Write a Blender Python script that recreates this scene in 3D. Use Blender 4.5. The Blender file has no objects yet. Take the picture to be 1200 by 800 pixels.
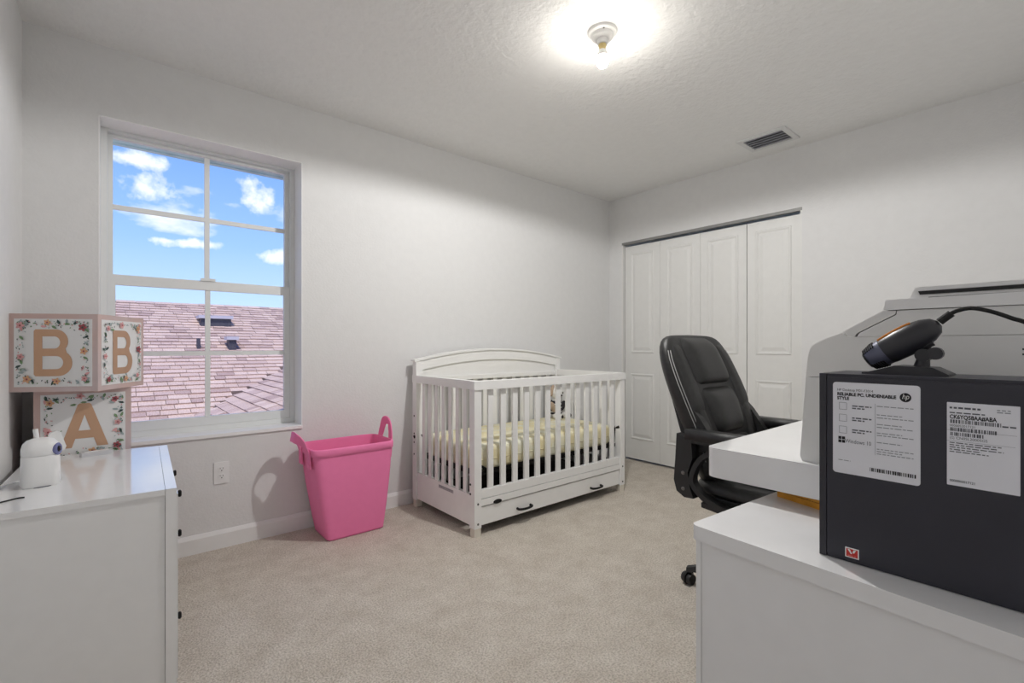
import bpy, bmesh, math, random
from mathutils import Vector, Matrix
random.seed(7)
S = bpy.context.scene
COL = S.collection
# ------------------------------------------------------------------ camera
FPX, YAW, V0, CH = 555.73, math.radians(39.942), 405.07, 1.10
cam = bpy.data.cameras.new('camera'); camo = bpy.data.objects.new('camera', cam); COL.objects.link(camo)
camo.location = (0, 0, CH); camo.rotation_euler = (math.pi/2, 0, -YAW)
cam.sensor_width = 36; cam.lens = FPX*36/1200; cam.shift_y = (V0-400)/1200; cam.clip_start = .02
S.camera = camo
FW = (math.sin(YAW), math.cos(YAW)); RT = (math.cos(YAW), -math.sin(YAW))
def ray(u, v):
    k = (u-600)/FPX
    return Vector((FW[0]+k*RT[0], FW[1]+k*RT[1], (V0-v)/FPX))
def onx(u, v, x): r = ray(u, v); d = x/r.x; return Vector((x, r.y*d, CH+r.z*d))
def ony(u, v, y): r = ray(u, v); d = y/r.y; return Vector((r.x*d, y, CH+r.z*d))
def onz(u, v, z): r = ray(u, v); d = (z-CH)/r.z; return Vector((r.x*d, r.y*d, z))
def onplane(u, v, p0, n): r = ray(u, v); d = (p0-Vector((0, 0, CH))).dot(n)/r.dot(n); return Vector((0, 0, CH))+r*d
# ------------------------------------------------------------------ view, world, sun
S.view_settings.view_transform = 'Standard'; S.view_settings.look = 'None'
S.view_settings.gamma = 1; S.view_settings.use_curve_mapping = False; S.view_settings.exposure = 0.38
def lin(c): 
    c = c/255
    return c/12.92 if c <= .04045 else ((c+.055)/1.055)**2.4
def rgb(r, g, b): return (lin(r), lin(g), lin(b), 1)
W = bpy.data.worlds.new('sky'); S.world = W; W.use_nodes = True
nt = W.node_tree; N = nt.nodes; L = nt.links
bg = N['Background']; bg.inputs['Strength'].default_value = 1.04
tc = N.new('ShaderNodeTexCoord'); sep = N.new('ShaderNodeSeparateXYZ'); L.new(tc.outputs['Generated'], sep.inputs[0])
ramp = N.new('ShaderNodeValToRGB'); L.new(sep.outputs['Z'], ramp.inputs[0])
cr = ramp.color_ramp; cr.elements[0].position = 0.0; cr.elements[0].color = rgb(212, 232, 250)
cr.elements[1].position = .75; cr.elements[1].color = rgb(70, 120, 225)
for p, c in ((.06, rgb(190, 216, 250)), (.18, rgb(152, 190, 248)), (.36, rgb(112, 156, 243))):
    e = cr.elements.new(p); e.color = c
def math_(op, a, b=None, clamp=False):
    n = N.new('ShaderNodeMath'); n.operation = op; n.use_clamp = clamp
    for i, x in enumerate((a, b)):
        if x is None: continue
        if isinstance(x, (int, float)): n.inputs[i].default_value = x
        else: L.new(x, n.inputs[i])
    return n.outputs[0]
def vmath(op, a, b):
    n = N.new('ShaderNodeVectorMath'); n.operation = op
    for i, x in enumerate((a, b)):
        if isinstance(x, (tuple, Vector)): n.inputs[i].default_value = tuple(x)
        else: L.new(x, n.inputs[i])
    return n
nz = N.new('ShaderNodeTexNoise'); nz.inputs['Scale'].default_value = 17; nz.inputs['Detail'].default_value = 7; nz.inputs['Roughness'].default_value = .6
L.new(tc.outputs['Generated'], nz.inputs['Vector'])
nz2 = N.new('ShaderNodeTexNoise'); nz2.inputs['Scale'].default_value = 4.5; nz2.inputs['Detail'].default_value = 8; nz2.inputs['Roughness'].default_value = .55
sc = vmath('MULTIPLY', tc.outputs['Generated'], (1, 1, 2.2)); L.new(sc.outputs[0], nz2.inputs['Vector'])
mask = math_('MULTIPLY', math_('SUBTRACT', nz2.outputs['Fac'], .66), 9, True)      # scattered small clouds all round the sky
for (u, v, ru, rv) in ((176, 224, .070, .047), (152, 186, .075, .026), (293, 228, .044, .05), (222, 284, .105, .018), (318, 300, .045, .026), (196, 282, .055, .012)):
    c = ray(u, v).normalized(); r = Vector((c.y, -c.x, 0)).normalized(); up = r.cross(c)
    dx = math_('DIVIDE', vmath('DOT_PRODUCT', tc.outputs['Generated'], r).outputs['Value'], ru)
    dz = math_('DIVIDE', vmath('DOT_PRODUCT', tc.outputs['Generated'], up).outputs['Value'], rv)
    fr = math_('GREATER_THAN', vmath('DOT_PRODUCT', tc.outputs['Generated'], c).outputs['Value'], .5)
    q = math_('SQRT', math_('ADD', math_('MULTIPLY', dx, dx), math_('MULTIPLY', dz, dz)))
    m = math_('SUBTRACT', .62, q); m = math_('ADD', m, math_('MULTIPLY', math_('SUBTRACT', nz.outputs['Fac'], .5), 2.6))
    m = math_('MULTIPLY', math_('MULTIPLY', m, 2.2, True), fr)
    mask = math_('MAXIMUM', mask, m)
mix = N.new('ShaderNodeMixRGB'); L.new(math_('MULTIPLY', mask, .92), mix.inputs[0]); L.new(ramp.outputs[0], mix.inputs[1]); mix.inputs[2].default_value = rgb(250, 250, 253)
L.new(mix.outputs[0], bg.inputs[0])
sl = bpy.data.lights.new('sun_offscreen', 'SUN'); sl.energy = 3.4; sl.angle = math.radians(.6); sl.color = (1, .95, .88)
so = bpy.data.objects.new('sun_offscreen', sl); COL.objects.link(so); so.rotation_euler = (math.radians(27), 0, math.radians(-20))
BULB = 210
# ------------------------------------------------------------------ materials
MT = {}
def mat(name, c, rough=.5, metal=0, var=0, vscale=20, bump=0, bscale=200, bdetail=4, coat=0, spec=.5, emit=None, c2=None, coords='Object'):
    m = bpy.data.materials.new(name); m.use_nodes = True; t = m.node_tree; b = t.nodes['Principled BSDF']
    b.inputs['Base Color'].default_value = rgb(*c); b.inputs['Roughness'].default_value = rough; b.inputs['Metallic'].default_value = metal
    b.inputs['Coat Weight'].default_value = coat; b.inputs['Specular IOR Level'].default_value = spec
    tcn = t.nodes.new('ShaderNodeTexCoord')
    if var or c2:
        n = t.nodes.new('ShaderNodeTexNoise'); n.inputs['Scale'].default_value = vscale; n.inputs['Detail'].default_value = 5
        t.links.new(tcn.outputs[coords], n.inputs['Vector'])
        r = t.nodes.new('ShaderNodeValToRGB'); t.links.new(n.outputs['Fac'], r.inputs[0])
        d = c2 or tuple(max(0, x-var) for x in c); u = c if c2 else tuple(min(255, x+var) for x in c)
        r.color_ramp.elements[0].position = .35; r.color_ramp.elements[1].position = .65
        r.color_ramp.elements[0].color = rgb(*d); r.color_ramp.elements[1].color = rgb(*u)
        t.links.new(r.outputs[0], b.inputs['Base Color'])
    if bump:
        n = t.nodes.new('ShaderNodeTexNoise'); n.inputs['Scale'].default_value = bscale; n.inputs['Detail'].default_value = bdetail
        t.links.new(tcn.outputs[coords], n.inputs['Vector'])
        p = t.nodes.new('ShaderNodeBump'); p.inputs['Strength'].default_value = bump; p.inputs['Distance'].default_value = .01
        t.links.new(n.outputs['Fac'], p.inputs['Height']); t.links.new(p.outputs[0], b.inputs['Normal'])
    if emit:
        b.inputs['Emission Color'].default_value = rgb(*emit[0]); b.inputs['Emission Strength'].default_value = emit[1]
    MT[name] = m
    return m
mat('wall_paint', (229, 229, 229), .85, var=1, bump=.12, bscale=90)
mat('ceiling_paint', (242, 242, 241), .9, var=1, bump=.5, bscale=38, bdetail=3)
mat('trim_white', (240, 240, 240), .45, var=1)
mat('reveal_white', (250, 250, 250), .6, var=1)
mat('door_white', (232, 232, 230), .55, var=1)
mat('track_grey', (150, 150, 148), .5, metal=.4)
mat('vinyl', (236, 238, 238), .35, var=1)
mat('crib_white', (246, 246, 245), .42, var=1)
mat('leg_cream', (232, 226, 214), .5)
mat('black_metal', (32, 31, 31), .45, metal=.6)
mat('black_plastic', (36, 36, 37), .45, bump=.1, bscale=400)
mat('dark_fabric', (52, 46, 46), .9, var=10, vscale=14)
mat('bolt', (120, 118, 116), .4, metal=.8)
mat('gloss_white', (243, 243, 244), .12, coat=.3, var=1)
mat('satin_white', (243, 243, 244), .4, var=1)
mat('leather', (36, 36, 36), .42, var=4, vscale=60, bump=.18, bscale=300)
mat('leather_trim', (44, 44, 44), .38, var=3, bump=.1, bscale=300)
mat('stitch', (185, 185, 185), .8)
mat('pc_black', (46, 46, 56), .42, var=2, vscale=8, bump=.05, bscale=500)
mat('pc_bezel', (44, 44, 52), .35)
mat('paper', (236, 237, 244), .6)
mat('ink', (28, 28, 34), .7); mat('ink_grey', (150, 153, 160), .7); mat('ink_mid', (95, 97, 105), .7)
mat('sticker_red', (205, 50, 42), .5); mat('sticker_pink', (228, 120, 110), .5); mat('white_print', (245, 244, 242), .6)
mat('printer_white', (238, 238, 236), .4, var=1)
mat('printer_light', (244, 244, 244), .35)
mat('seam', (120, 120, 118), .8)
mat('slot_black', (22, 22, 24), .5)
mat('mic_black', (44, 44, 50), .36, bump=.04, bscale=500)
mat('mic_grey', (96, 99, 118), .4, metal=.3); mat('copper', (214, 140, 70), .35, metal=.7)
mat('rubber', (24, 24, 24), .7)
mat('amber_board', (226, 158, 40), .5, var=14, vscale=30)
mat('bin_pink', (254, 136, 188), .7, var=1, vscale=30, bump=.06, bscale=700)
mat('rose', (208, 190, 190), .3, vscale=4, c2=(212, 182, 174))
mat('panel_white', (236, 236, 236), .35)
mat('gold_foil', (206, 166, 136), .3, metal=.35)
mat('leaf_dark', (58, 78, 74), .6); mat('leaf_green', (120, 150, 110), .6); mat('leaf_grey', (168, 182, 184), .6)
mat('bloom_pink', (226, 170, 170), .6); mat('bloom_red', (168, 84, 92), .6); mat('bloom_peach', (226, 178, 138), .6)
mat('cream_plastic', (240, 240, 240), .3); mat('lens_blue', (120, 124, 170), .2); mat('lens_black', (12, 12, 20), .1)
mat('pale_grey_plastic', (206, 206, 210), .35)
mat('sheet', (238, 237, 218), .85, vscale=11, c2=(240, 228, 184), bump=.12, bscale=60)
mat('plush_white', (240, 238, 235), .95, bump=.3, bscale=300); mat('plush_grey', (170, 172, 174), .95, bump=.3, bscale=300)
mat('plush_dark', (48, 46, 52), .95, bump=.3, bscale=300); mat('plush_tan', (190, 168, 148), .95, bump=.3, bscale=300)
mat('brass_bit', (212, 190, 130), .4, metal=.3)
mat('porcelain', (244, 243, 240), .3)
mat('vent_white', (228, 228, 228), .5); mat('vent_blade', (150, 152, 164), .4, metal=.3)
mat('soffit', (214, 228, 226), .8, var=8, vscale=12)
mat('stucco', (226, 214, 200), .9, bump=.3, bscale=120)
mat('roof_under', (92, 74, 70), .9)
for i, c in enumerate(((194, 168, 154), (188, 162, 149), (180, 154, 143), (199, 174, 160), (166, 140, 130))):
    mat('shingle_%d' % i, c, .95, var=12, vscale=60, bump=.4, bscale=150)
mat('vent_lead', (66, 64, 76), .6); mat('vent_cap', (190, 184, 194), .5)
def carpet():
    m = mat('carpet', (200, 190, 177), .95, spec=.1); t = m.node_tree; b = t.nodes['Principled BSDF']
    tcn = t.nodes.new('ShaderNodeTexCoord')
    def noise(s, d, r=.5):
        n = t.nodes.new('ShaderNodeTexNoise'); n.inputs['Scale'].default_value = s; n.inputs['Detail'].default_value = d; n.inputs['Roughness'].default_value = r
        t.links.new(tcn.outputs['Object'], n.inputs['Vector']); return n
    a = noise(7, 8, .75); f = noise(140, 3)
    r1 = t.nodes.new('ShaderNodeValToRGB'); r1.color_ramp.elements[0].position = .36; r1.color_ramp.elements[1].position = .62
    r1.color_ramp.elements[0].color = rgb(226, 216, 203); r1.color_ramp.elements[1].color = rgb(244, 236, 225); t.links.new(a.outputs['Fac'], r1.inputs[0])
    r2 = t.nodes.new('ShaderNodeValToRGB'); r2.color_ramp.elements[0].position = .35; r2.color_ramp.elements[1].position = .6
    r2.color_ramp.elements[0].color = (.70, .68, .65, 1); r2.color_ramp.elements[1].color = (1, 1, 1, 1); t.links.new(f.outputs['Fac'], r2.inputs[0])
    mx = t.nodes.new('ShaderNodeMixRGB'); mx.blend_type = 'MULTIPLY'; mx.inputs[0].default_value = 1
    t.links.new(r1.outputs[0], mx.inputs[1]); t.links.new(r2.outputs[0], mx.inputs[2]); t.links.new(mx.outputs[0], b.inputs['Base Color'])
    ad = t.nodes.new('ShaderNodeMath'); ad.operation = 'MULTIPLY_ADD'; ad.inputs[1].default_value = 2.0
    t.links.new(a.outputs['Fac'], ad.inputs[0]); t.links.new(f.outputs['Fac'], ad.inputs[2])
    bp = t.nodes.new('ShaderNodeBump'); bp.inputs['Strength'].default_value = .7; bp.inputs['Distance'].default_value = .02
    t.links.new(ad.outputs[0], bp.inputs['Height']); t.links.new(bp.outputs[0], b.inputs['Normal'])
carpet()
def glass():
    m = bpy.data.materials.new('window_glass'); m.use_nodes = True; t = m.node_tree; t.nodes.clear()
    o = t.nodes.new('ShaderNodeOutputMaterial'); tr = t.nodes.new('ShaderNodeBsdfTransparent'); tr.inputs[0].default_value = (.97, .985, .98, 1)
    g = t.nodes.new('ShaderNodeBsdfGlossy'); g.inputs['Roughness'].default_value = .02
    fr = t.nodes.new('ShaderNodeFresnel'); fr.inputs[0].default_value = 1.25
    mx = t.nodes.new('ShaderNodeMixShader'); t.links.new(fr.outputs[0], mx.inputs[0]); t.links.new(tr.outputs[0], mx.inputs[1]); t.links.new(g.outputs[0], mx.inputs[2])
    t.links.new(mx.outputs[0], o.inputs[0]); MT['window_glass'] = m
glass()
mat('bulb_glow', (255, 250, 240), .4, emit=((255, 250, 240), BULB))
# ------------------------------------------------------------------ mesh helpers
def obj(name, bm, m, parent=None, smooth=False, bev=0, seg=2, sub=0, angle=35):
    if bev:
        es = [e for e in bm.edges if len(e.link_faces) == 2 and e.calc_face_angle(0) > math.radians(30)]
        bmesh.ops.bevel(bm, geom=es, offset=bev, segments=seg, profile=.5, affect='EDGES', clamp_overlap=True)
    bmesh.ops.recalc_face_normals(bm, faces=bm.faces[:])
    me = bpy.data.meshes.new(name); bm.to_mesh(me); bm.free()
    for x in (m if isinstance(m, (list, tuple)) else [m]): me.materials.append(MT[x])
    o = bpy.data.objects.new(name, me); COL.objects.link(o); o.parent = parent
    if smooth or bev or sub:
        if smooth or sub:
            for p in me.polygons: p.use_smooth = True
        if not sub and smooth: 
            me.set_sharp_from_angle(angle=math.radians(angle))
    if sub:
        md = o.modifiers.new('Subdivision', 'SUBSURF'); md.levels = sub; md.render_levels = sub
    return o
def B(): return bmesh.new()
def box(bm, x0, x1, y0, y1, z0, z1, mi=0):
    vs = [bm.verts.new((x, y, z)) for z in (z0, z1) for y in (y0, y1) for x in (x0, x1)]
    for f in ((0, 2, 3, 1), (4, 5, 7, 6), (0, 1, 5, 4), (2, 6, 7, 3), (0, 4, 6, 2), (1, 3, 7, 5)):
        bm.faces.new([vs[i] for i in f]).material_index = mi
    return bm
def bx(*a): return box(B(), *a)
def prism(bm, pts, a0, a1, axis='x', mi=0):
    """pts 2-D polygon, extruded along axis from a0 to a1. axis x: (y,z); y: (x,z); z: (x,y)"""
    def co(p, a): return {'x': (a, p[0], p[1]), 'y': (p[0], a, p[1]), 'z': (p[0], p[1], a)}[axis]
    A = [bm.verts.new(co(p, a0)) for p in pts]; Bv = [bm.verts.new(co(p, a1)) for p in pts]
    n = len(pts); fs = [bm.faces.new(A), bm.faces.new(Bv[::-1])]
    for i in range(n): fs.append(bm.faces.new((A[i], Bv[i], Bv[(i+1) % n], A[(i+1) % n])))
    for f in fs: f.material_index = mi
    return bm
def loft(bm, rings, closed=True, cap=True, mi=0):
    R = [[bm.verts.new(p) for p in r] for r in rings]; n = len(R[0])
    for a, b in zip(R, R[1:]):
        for i in range(n if closed else n-1):
            bm.faces.new((a[i], a[(i+1) % n], b[(i+1) % n], b[i])).material_index = mi
    if cap and closed:
        bm.faces.new(R[0][::-1]).material_index = mi; bm.faces.new(R[-1]).material_index = mi
    return bm
def lathe(bm, prof, c=(0, 0, 0), n=24, mi=0, M=None):
    rings = []
    for r, z in prof:
        ring = []
        for i in range(n):
            a = 2*math.pi*i/n; p = Vector((max(r, 1e-5)*math.cos(a), max(r, 1e-5)*math.sin(a), z))
            p = (M @ p) if M else p+Vector(c); ring.append(p)
        rings.append(ring)
    return loft(bm, rings, mi=mi)
def tube(bm, pts, r, n=8, mi=0, flat=None, cap=True):
    """round tube along pts; flat=(a,b,up) gives an elliptical section with b along up"""
    pts = [Vector(p) for p in pts]; rings = []
    prev = None
    for i, p in enumerate(pts):
        t = (pts[min(i+1, len(pts)-1)]-pts[max(i-1, 0)]).normalized()
        up = Vector(flat[2]) if flat else (prev or (Vector((0, 0, 1)) if abs(t.z) < .9 else Vector((1, 0, 0))))
        s = t.cross(up).normalized(); w = s.cross(t).normalized(); prev = w
        ra, rb = (flat[0], flat[1]) if flat else ((r[i], r[i]) if isinstance(r, (list, tuple)) else (r, r))
        rings.append([p+s*ra*math.cos(2*math.pi*k/n)+w*rb*math.sin(2*math.pi*k/n) for k in range(n)])
    return loft(bm, rings, cap=cap, mi=mi)
def curve(pts, n=8):
    """Catmull-Rom through pts"""
    P = [Vector(p) for p in pts]; P = [P[0]*2-P[1]]+P+[P[-1]*2-P[-2]]; out = []
    for i in range(1, len(P)-2):
        for k in range(n):
            t = k/n; a, b, c, d = P[i-1:i+3]
            out.append(.5*((2*b)+(c-a)*t+(2*a-5*b+4*c-d)*t*t+(3*b-a-3*c+d)*t**3))
    return out+[P[-2]]
def sring(cx, cy, z, a, b, e=4, n=24):
    out = []
    for i in range(n):
        t = 2*math.pi*i/n; c, s = math.cos(t), math.sin(t)
        out.append(Vector((cx+a*math.copysign(abs(c)**(2/e), c), cy+b*math.copysign(abs(s)**(2/e), s), z)))
    return out
def ellipsoid(bm, c, r, M=None, n=16, mi=0):
    k = bmesh.ops.create_uvsphere(bm, u_segments=n, v_segments=n//2+2, radius=1)
    T = Matrix.Translation(c) @ (M.to_4x4() if M else Matrix()) @ Matrix.Diagonal((*r, 1))
    bmesh.ops.transform(bm, matrix=T, verts=k['verts'])
    for v in k['verts']:
        for f in v.link_faces: f.material_index = mi
    return bm
def empty(name, loc=(0, 0, 0), rz=0):
    o = bpy.data.objects.new(name, None); COL.objects.link(o); o.location = loc; o.rotation_euler.z = rz; o.empty_display_size = .05
    return o
def tag(o, label, cat, group=None, kind=None):
    o['label'] = label; o['category'] = cat
    if group: o['group'] = group
    if kind: o['kind'] = kind
    return o
def thing(name, label, cat, loc=(0, 0, 0), rz=0, group=None): return tag(empty(name, loc, rz), label, cat, group)
def struct(o, label, cat): o['kind'] = 'structure'; o['label'] = label; o['category'] = cat; return o
def dup(o, parent=None, loc=None):
    c = o.copy(); COL.objects.link(c); c.parent = parent if parent else o.parent
    if loc is not None: c.location = loc
    return c
def text_bm(s, size, origin, ex, ey, off=0, shear=0, align='LEFT', width=None):
    """flat lettering, laid out along ex with upright ey, starting at origin"""
    cu = bpy.data.curves.new('lettering', 'FONT'); cu.body = s; cu.size = size; cu.offset = off; cu.shear = shear; cu.align_x = align; cu.resolution_u = 3
    o = bpy.data.objects.new('lettering', cu); COL.objects.link(o)
    dg = bpy.context.evaluated_depsgraph_get(); me = bpy.data.meshes.new_from_object(o.evaluated_get(dg))
    bpy.data.objects.remove(o); bpy.data.curves.remove(cu)
    bm = B(); bm.from_mesh(me); bpy.data.meshes.remove(me)
    xs = [v.co.x for v in bm.verts]; k = 1
    if width and xs: k = width/(max(xs)-min(xs))
    O, X, Y = Vector(origin), Vector(ex), Vector(ey)
    for v in bm.verts: v.co = O+X*v.co.x*k+Y*v.co.y
    return bm
def arc(cx, cy, rx, ry, a0, a1, n=12): return [(cx+rx*math.cos(math.radians(a0+(a1-a0)*i/n)), cy+ry*math.sin(math.radians(a0+(a1-a0)*i/n))) for i in range(n+1)]
GLYPH = {'B': [[(.04, 0)]+arc(.62, .28, .38, .28, -90, 52)+arc(.56, .745, .33, .255, -38, 90)+[(.04, 1), (0, .96), (0, .04)],
               [(.22, .15)]+arc(.58, .29, .18, .14, -90, 90)+[(.22, .43)], [(.22, .59)]+arc(.53, .72, .15, .13, -90, 90)+[(.22, .85)]],
         'A': [[(0, 0), (.36, .97), (.40, 1), (.60, 1), (.64, .97), (1, 0), (.76, 0), (.69, .2), (.31, .2), (.24, 0)], [(.375, .38), (.625, .38), (.5, .74)]]}
def glyph_bm(ch, w, h, C, ex, ey):
    cu = bpy.data.curves.new('letter', 'CURVE'); cu.dimensions = '2D'; cu.fill_mode = 'BOTH'
    for pl in GLYPH[ch]:
        sp = cu.splines.new('POLY'); sp.points.add(len(pl)-1); sp.use_cyclic_u = True
        for q_, (x, y) in zip(sp.points, pl): q_.co = (x, y, 0, 1)
    o = bpy.data.objects.new('letter', cu); COL.objects.link(o)
    dg = bpy.context.evaluated_depsgraph_get(); me = bpy.data.meshes.new_from_object(o.evaluated_get(dg)); bpy.data.objects.remove(o); bpy.data.curves.remove(cu)
    bm = B(); bm.from_mesh(me); bpy.data.meshes.remove(me)
    for v in bm.verts: v.co = C+ex*(v.co.x-.5)*w+ey*(v.co.y-.5)*h
    return bm
# ------------------------------------------------------------------ room shell
XW, XE, YN, YS, ZC = -.315, 3.784, 3.004, -.22, 2.5385
WX0, WX1, WZ0, WZ1 = -.06, .866, .608, 2.204
CY0, CY1, CZ = 1.274, 2.852, 2.097
struct(obj('floor', bx(XW-.1, XE+.8, YS-1.2, YN+.1, -.1, 0), 'carpet'), 'beige grey mottled carpet covering the bedroom floor', 'floor')
q = [onz(*p, ZC) for p in ((871.5, 165.5), (916, 149.5), (928, 160), (885, 174.5))]
VX0, VX1, VY1, VY0 = (q[0].x+q[1].x)/2, (q[2].x+q[3].x)/2, (q[0].y+q[3].y)/2, (q[1].y+q[2].y)/2
b = B()
for a in ((XW-.16, VX0-.004, YS-1.2, YN+.16), (VX1+.004, XE+.8, YS-1.2, YN+.16), (VX0-.004, VX1+.004, YS-1.2, VY0-.004), (VX0-.004, VX1+.004, VY1+.004, YN+.16)): box(b, *a, ZC, ZC+.14)
struct(obj('ceiling', b, 'ceiling_paint'), 'white knockdown textured bedroom ceiling', 'ceiling')
b = B()
for a in ((XW-.16, WX0, YN, YN+.17, -.1, ZC), (WX1, XE+.8, YN, YN+.17, -.1, ZC), (WX0, WX1, YN, YN+.17, -.1, WZ0), (WX0, WX1, YN, YN+.17, WZ1, ZC)): box(b, *a)
struct(obj('wall_north', b, 'wall_paint'), 'pale grey wall around the window, behind crib', 'wall')
b = B()
for a in ((XE, XE+.12, YS-.12, CY0, -.1, ZC), (XE, XE+.12, CY1, YN, -.1, ZC), (XE, XE+.12, CY0, CY1, CZ, ZC), (XE+.72, XE+.8, YS-.12, YN, -.1, ZC)): box(b, *a)
struct(obj('wall_east', b, 'wall_paint'), 'pale grey wall holding the white bifold closet doors', 'wall')
struct(obj('wall_west', bx(XW-.16, XW, YS-1.2, YN, -.1, ZC), 'wall_paint'), 'pale grey wall beside the stacked letter blocks and dresser', 'wall')
b = bx(XW, XE, YS-.12, YS, -.1, ZC)
struct(obj('wall_south', b, 'wall_paint'), 'pale grey wall behind the desk and printer', 'wall')
struct(obj('trim_1', bx(XE-.002, XE+.03, CY0, CY1, CZ-.022, CZ), 'track_grey'), 'grey metal track strip above the closet doors', 'trim')
def base(name, x0, x1, y0, y1, inward, label):
    b = B(); h, t = .098, .014
    if inward == 's': pr = [(y1, 0), (y0, 0), (y0, h-.02), (y0+.006, h-.006), (y0+.009, h), (y1, h)]; prism(b, pr, x0, x1, 'x')
    if inward == 'w': pr = [(x1, 0), (x0, 0), (x0, h-.02), (x0+.006, h-.006), (x0+.009, h), (x1, h)]; prism(b, pr, y0, y1, 'y')
    if inward == 'e': pr = [(x0, 0), (x1, 0), (x1, h-.02), (x1-.006, h-.006), (x1-.009, h), (x0, h)]; prism(b, pr, y0, y1, 'y')
    struct(obj(name, b, 'trim_white'), label, 'baseboard')
base('baseboard_north', XW, XE, YN-.014, YN, 's', 'white baseboard under the window wall')
base('baseboard_west', XW, XW+.014, YS, YN-.014, 'e', 'white baseboard along the wall behind dresser')
base('baseboard_east', XE-.014, XE, YS, CY0, 'w', 'white baseboard along the closet wall')
# ------------------------------------------------------------------ window
win = struct(empty('window_1', ((WX0+WX1)/2, YN, WZ0)), 'white double hung window with muntin grid over neighbouring roof', 'window')
def wl(x0, x1, y0, y1, z0, z1): return bx(x0-(WX0+WX1)/2, x1-(WX0+WX1)/2, y0-YN, y1-YN, z0-WZ0, z1-WZ0)
b = B(); mx = (WX0+WX1)/2
def wb(bm, x0, x1, y0, y1, z0, z1): box(bm, x0-mx, x1-mx, y0-YN, y1-YN, z0-WZ0, z1-WZ0)
t = .004
for a in ((WX0, WX0+t, YN-.001, YN+.17, WZ0, WZ1), (WX1-t, WX1, YN-.001, YN+.17, WZ0, WZ1), (WX0, WX1, YN-.001, YN+.17, WZ1-t, WZ1)): wb(b, *a)
obj('reveal', b, 'reveal_white', win)
b = B(); wb(b, WX0-.0, WX1+.0, YN-.012, YN+.17, WZ0-.002, WZ0+.016); obj('window_sill', b, 'reveal_white', win, bev=.004)
b = B(); FY0, FY1 = YN+.145, YN+.215; fw = .03
for a in ((WX0+.0045, WX0+fw, FY0, FY1, WZ0+.0165, WZ1-.0045), (WX1-fw, WX1-.0045, FY0, FY1, WZ0+.0165, WZ1-.0045), (WX0+fw, WX1-fw, FY0, FY1, WZ1-.018, WZ1-.0045), (WX0+fw, WX1-fw, FY0, FY1, WZ0+.0165, WZ0+.045)): wb(b, *a)
obj('window_frame', b, 'vinyl', win)
ZM = 1.437
def sash(z0, z1, y0, y1, rb, rt, st):
    x0, x1 = WX0+fw+.0005, WX1-fw-.0005
    s = B()
    for a in ((x0, x0+st, y0, y1, z0, z1), (x1-st, x1, y0, y1, z0, z1), (x0+st, x1-st, y0, y1, z0, z0+rb), (x0+st, x1-st, y0, y1, z1-rt, z1)): wb(s, *a)
    so_ = obj('sash', s, 'vinyl', win)
    gx0, gx1, gz0, gz1 = x0+st, x1-st, z0+rb, z1-rt; cx, cz = (gx0+gx1)/2, (gz0+gz1)/2; ym = (y0+y1)/2
    m1 = B(); wb(m1, cx-.0125, cx+.0125, ym-.007, ym+.007, gz0, gz1); obj('muntin', m1, 'vinyl', so_)
    m2 = B(); wb(m2, gx0, gx1, ym-.0065, ym+.0065, cz-.0125, cz+.0125); obj('muntin', m2, 'vinyl', so_)
    for (a, c_) in ((gx0, cx), (cx, gx1)):
        for (d, e) in ((gz0, cz), (cz, gz1)):
            p = B(); wb(p, a-.004, c_+.004, ym+.010, ym+.013, d-.004, e+.004); obj('pane', p, 'window_glass', so_)
sash(ZM-.015, WZ1-.0185, FY0+.035, FY0+.062, .04, .014, .022)
sash(WZ0+.0455, ZM+.028, FY0+.006, FY0+.034, .05, .052, .032)
b = B(); wb(b, mx-.035, mx+.035, FY0-.004, FY0+.02, ZM+.027, ZM+.042); obj('sash_lock', b, 'vinyl', win, bev=.003)
# ------------------------------------------------------------------ own eave above the window
ev = struct(empty('trim_2', (.4, YN+.2, 2.33)), 'grey green roof eave overhanging outside the window', 'eave')
def el(*a): return bx(a[0]-.4, a[1]-.4, a[2]-YN-.2, a[3]-YN-.2, a[4]-2.33, a[5]-2.33)
obj('soffit', el(-4, 8, YN+.17, 3.80, 2.345, 2.37), 'soffit', ev); obj('fascia', el(-4, 8, 3.78, 3.82, 2.337, 2.56), 'soffit', ev)
for k in range(5): obj('soffit_joint', el(-4, 8, 3.28+k*.11, 3.285+k*.11, 2.341, 2.346), 'soffit', ev)
# ------------------------------------------------------------------ closet doors
door = struct(empty('door_1', (XE, (CY0+CY1)/2, 0)), 'white four leaf bifold closet doors with raised panels', 'closet door')
cym = (CY0+CY1)/2
b = B()
for a in ((0.0, .12, CY1-.012-cym, CY1-cym, 0, CZ), (0.0, .12, CY0-cym, CY0+.012-cym, 0, CZ)): box(b, *a)
obj('jamb', b, 'door_white', door)
lw = (CY1-CY0-.024-.02)/4
for k in range(4):
    y1 = CY1-.012-.007-k*(lw+.0025)-(.003 if k > 2 else 0); y0 = y1-lw
    tilt = .0
    lf = B(); box(lf, .03, .062, y0-cym, y1-cym, 0.022, CZ-.04)
    # sink two moulded panels into the leaf face
    lf.faces.ensure_lookup_table()
    lo = obj('door_leaf', lf, 'door_white', door, bev=.002)
    for (z0, z1) in ((.224, .822), (1.045, 1.972)):
        p = B(); a0, a1 = y0-cym+.078, y1-cym-.078
        def rect(m, x): return [Vector((x, a0+m, z0+m)), Vector((x, a1-m, z0+m)), Vector((x, a1-m, z1-m)), Vector((x, a0+m, z1-m))]
        loft(p, [rect(-.014, .0299), rect(-.008, .0225), rect(.000, .0225), rect(.008, .0296), rect(.016, .0296), rect(.04, .0225), rect(.041, .0225)], cap=False)
        p.faces.new([p.verts.new(v) for v in rect(.041, .0225)])
        obj('raised_panel', p, 'door_white', lo)
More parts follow.
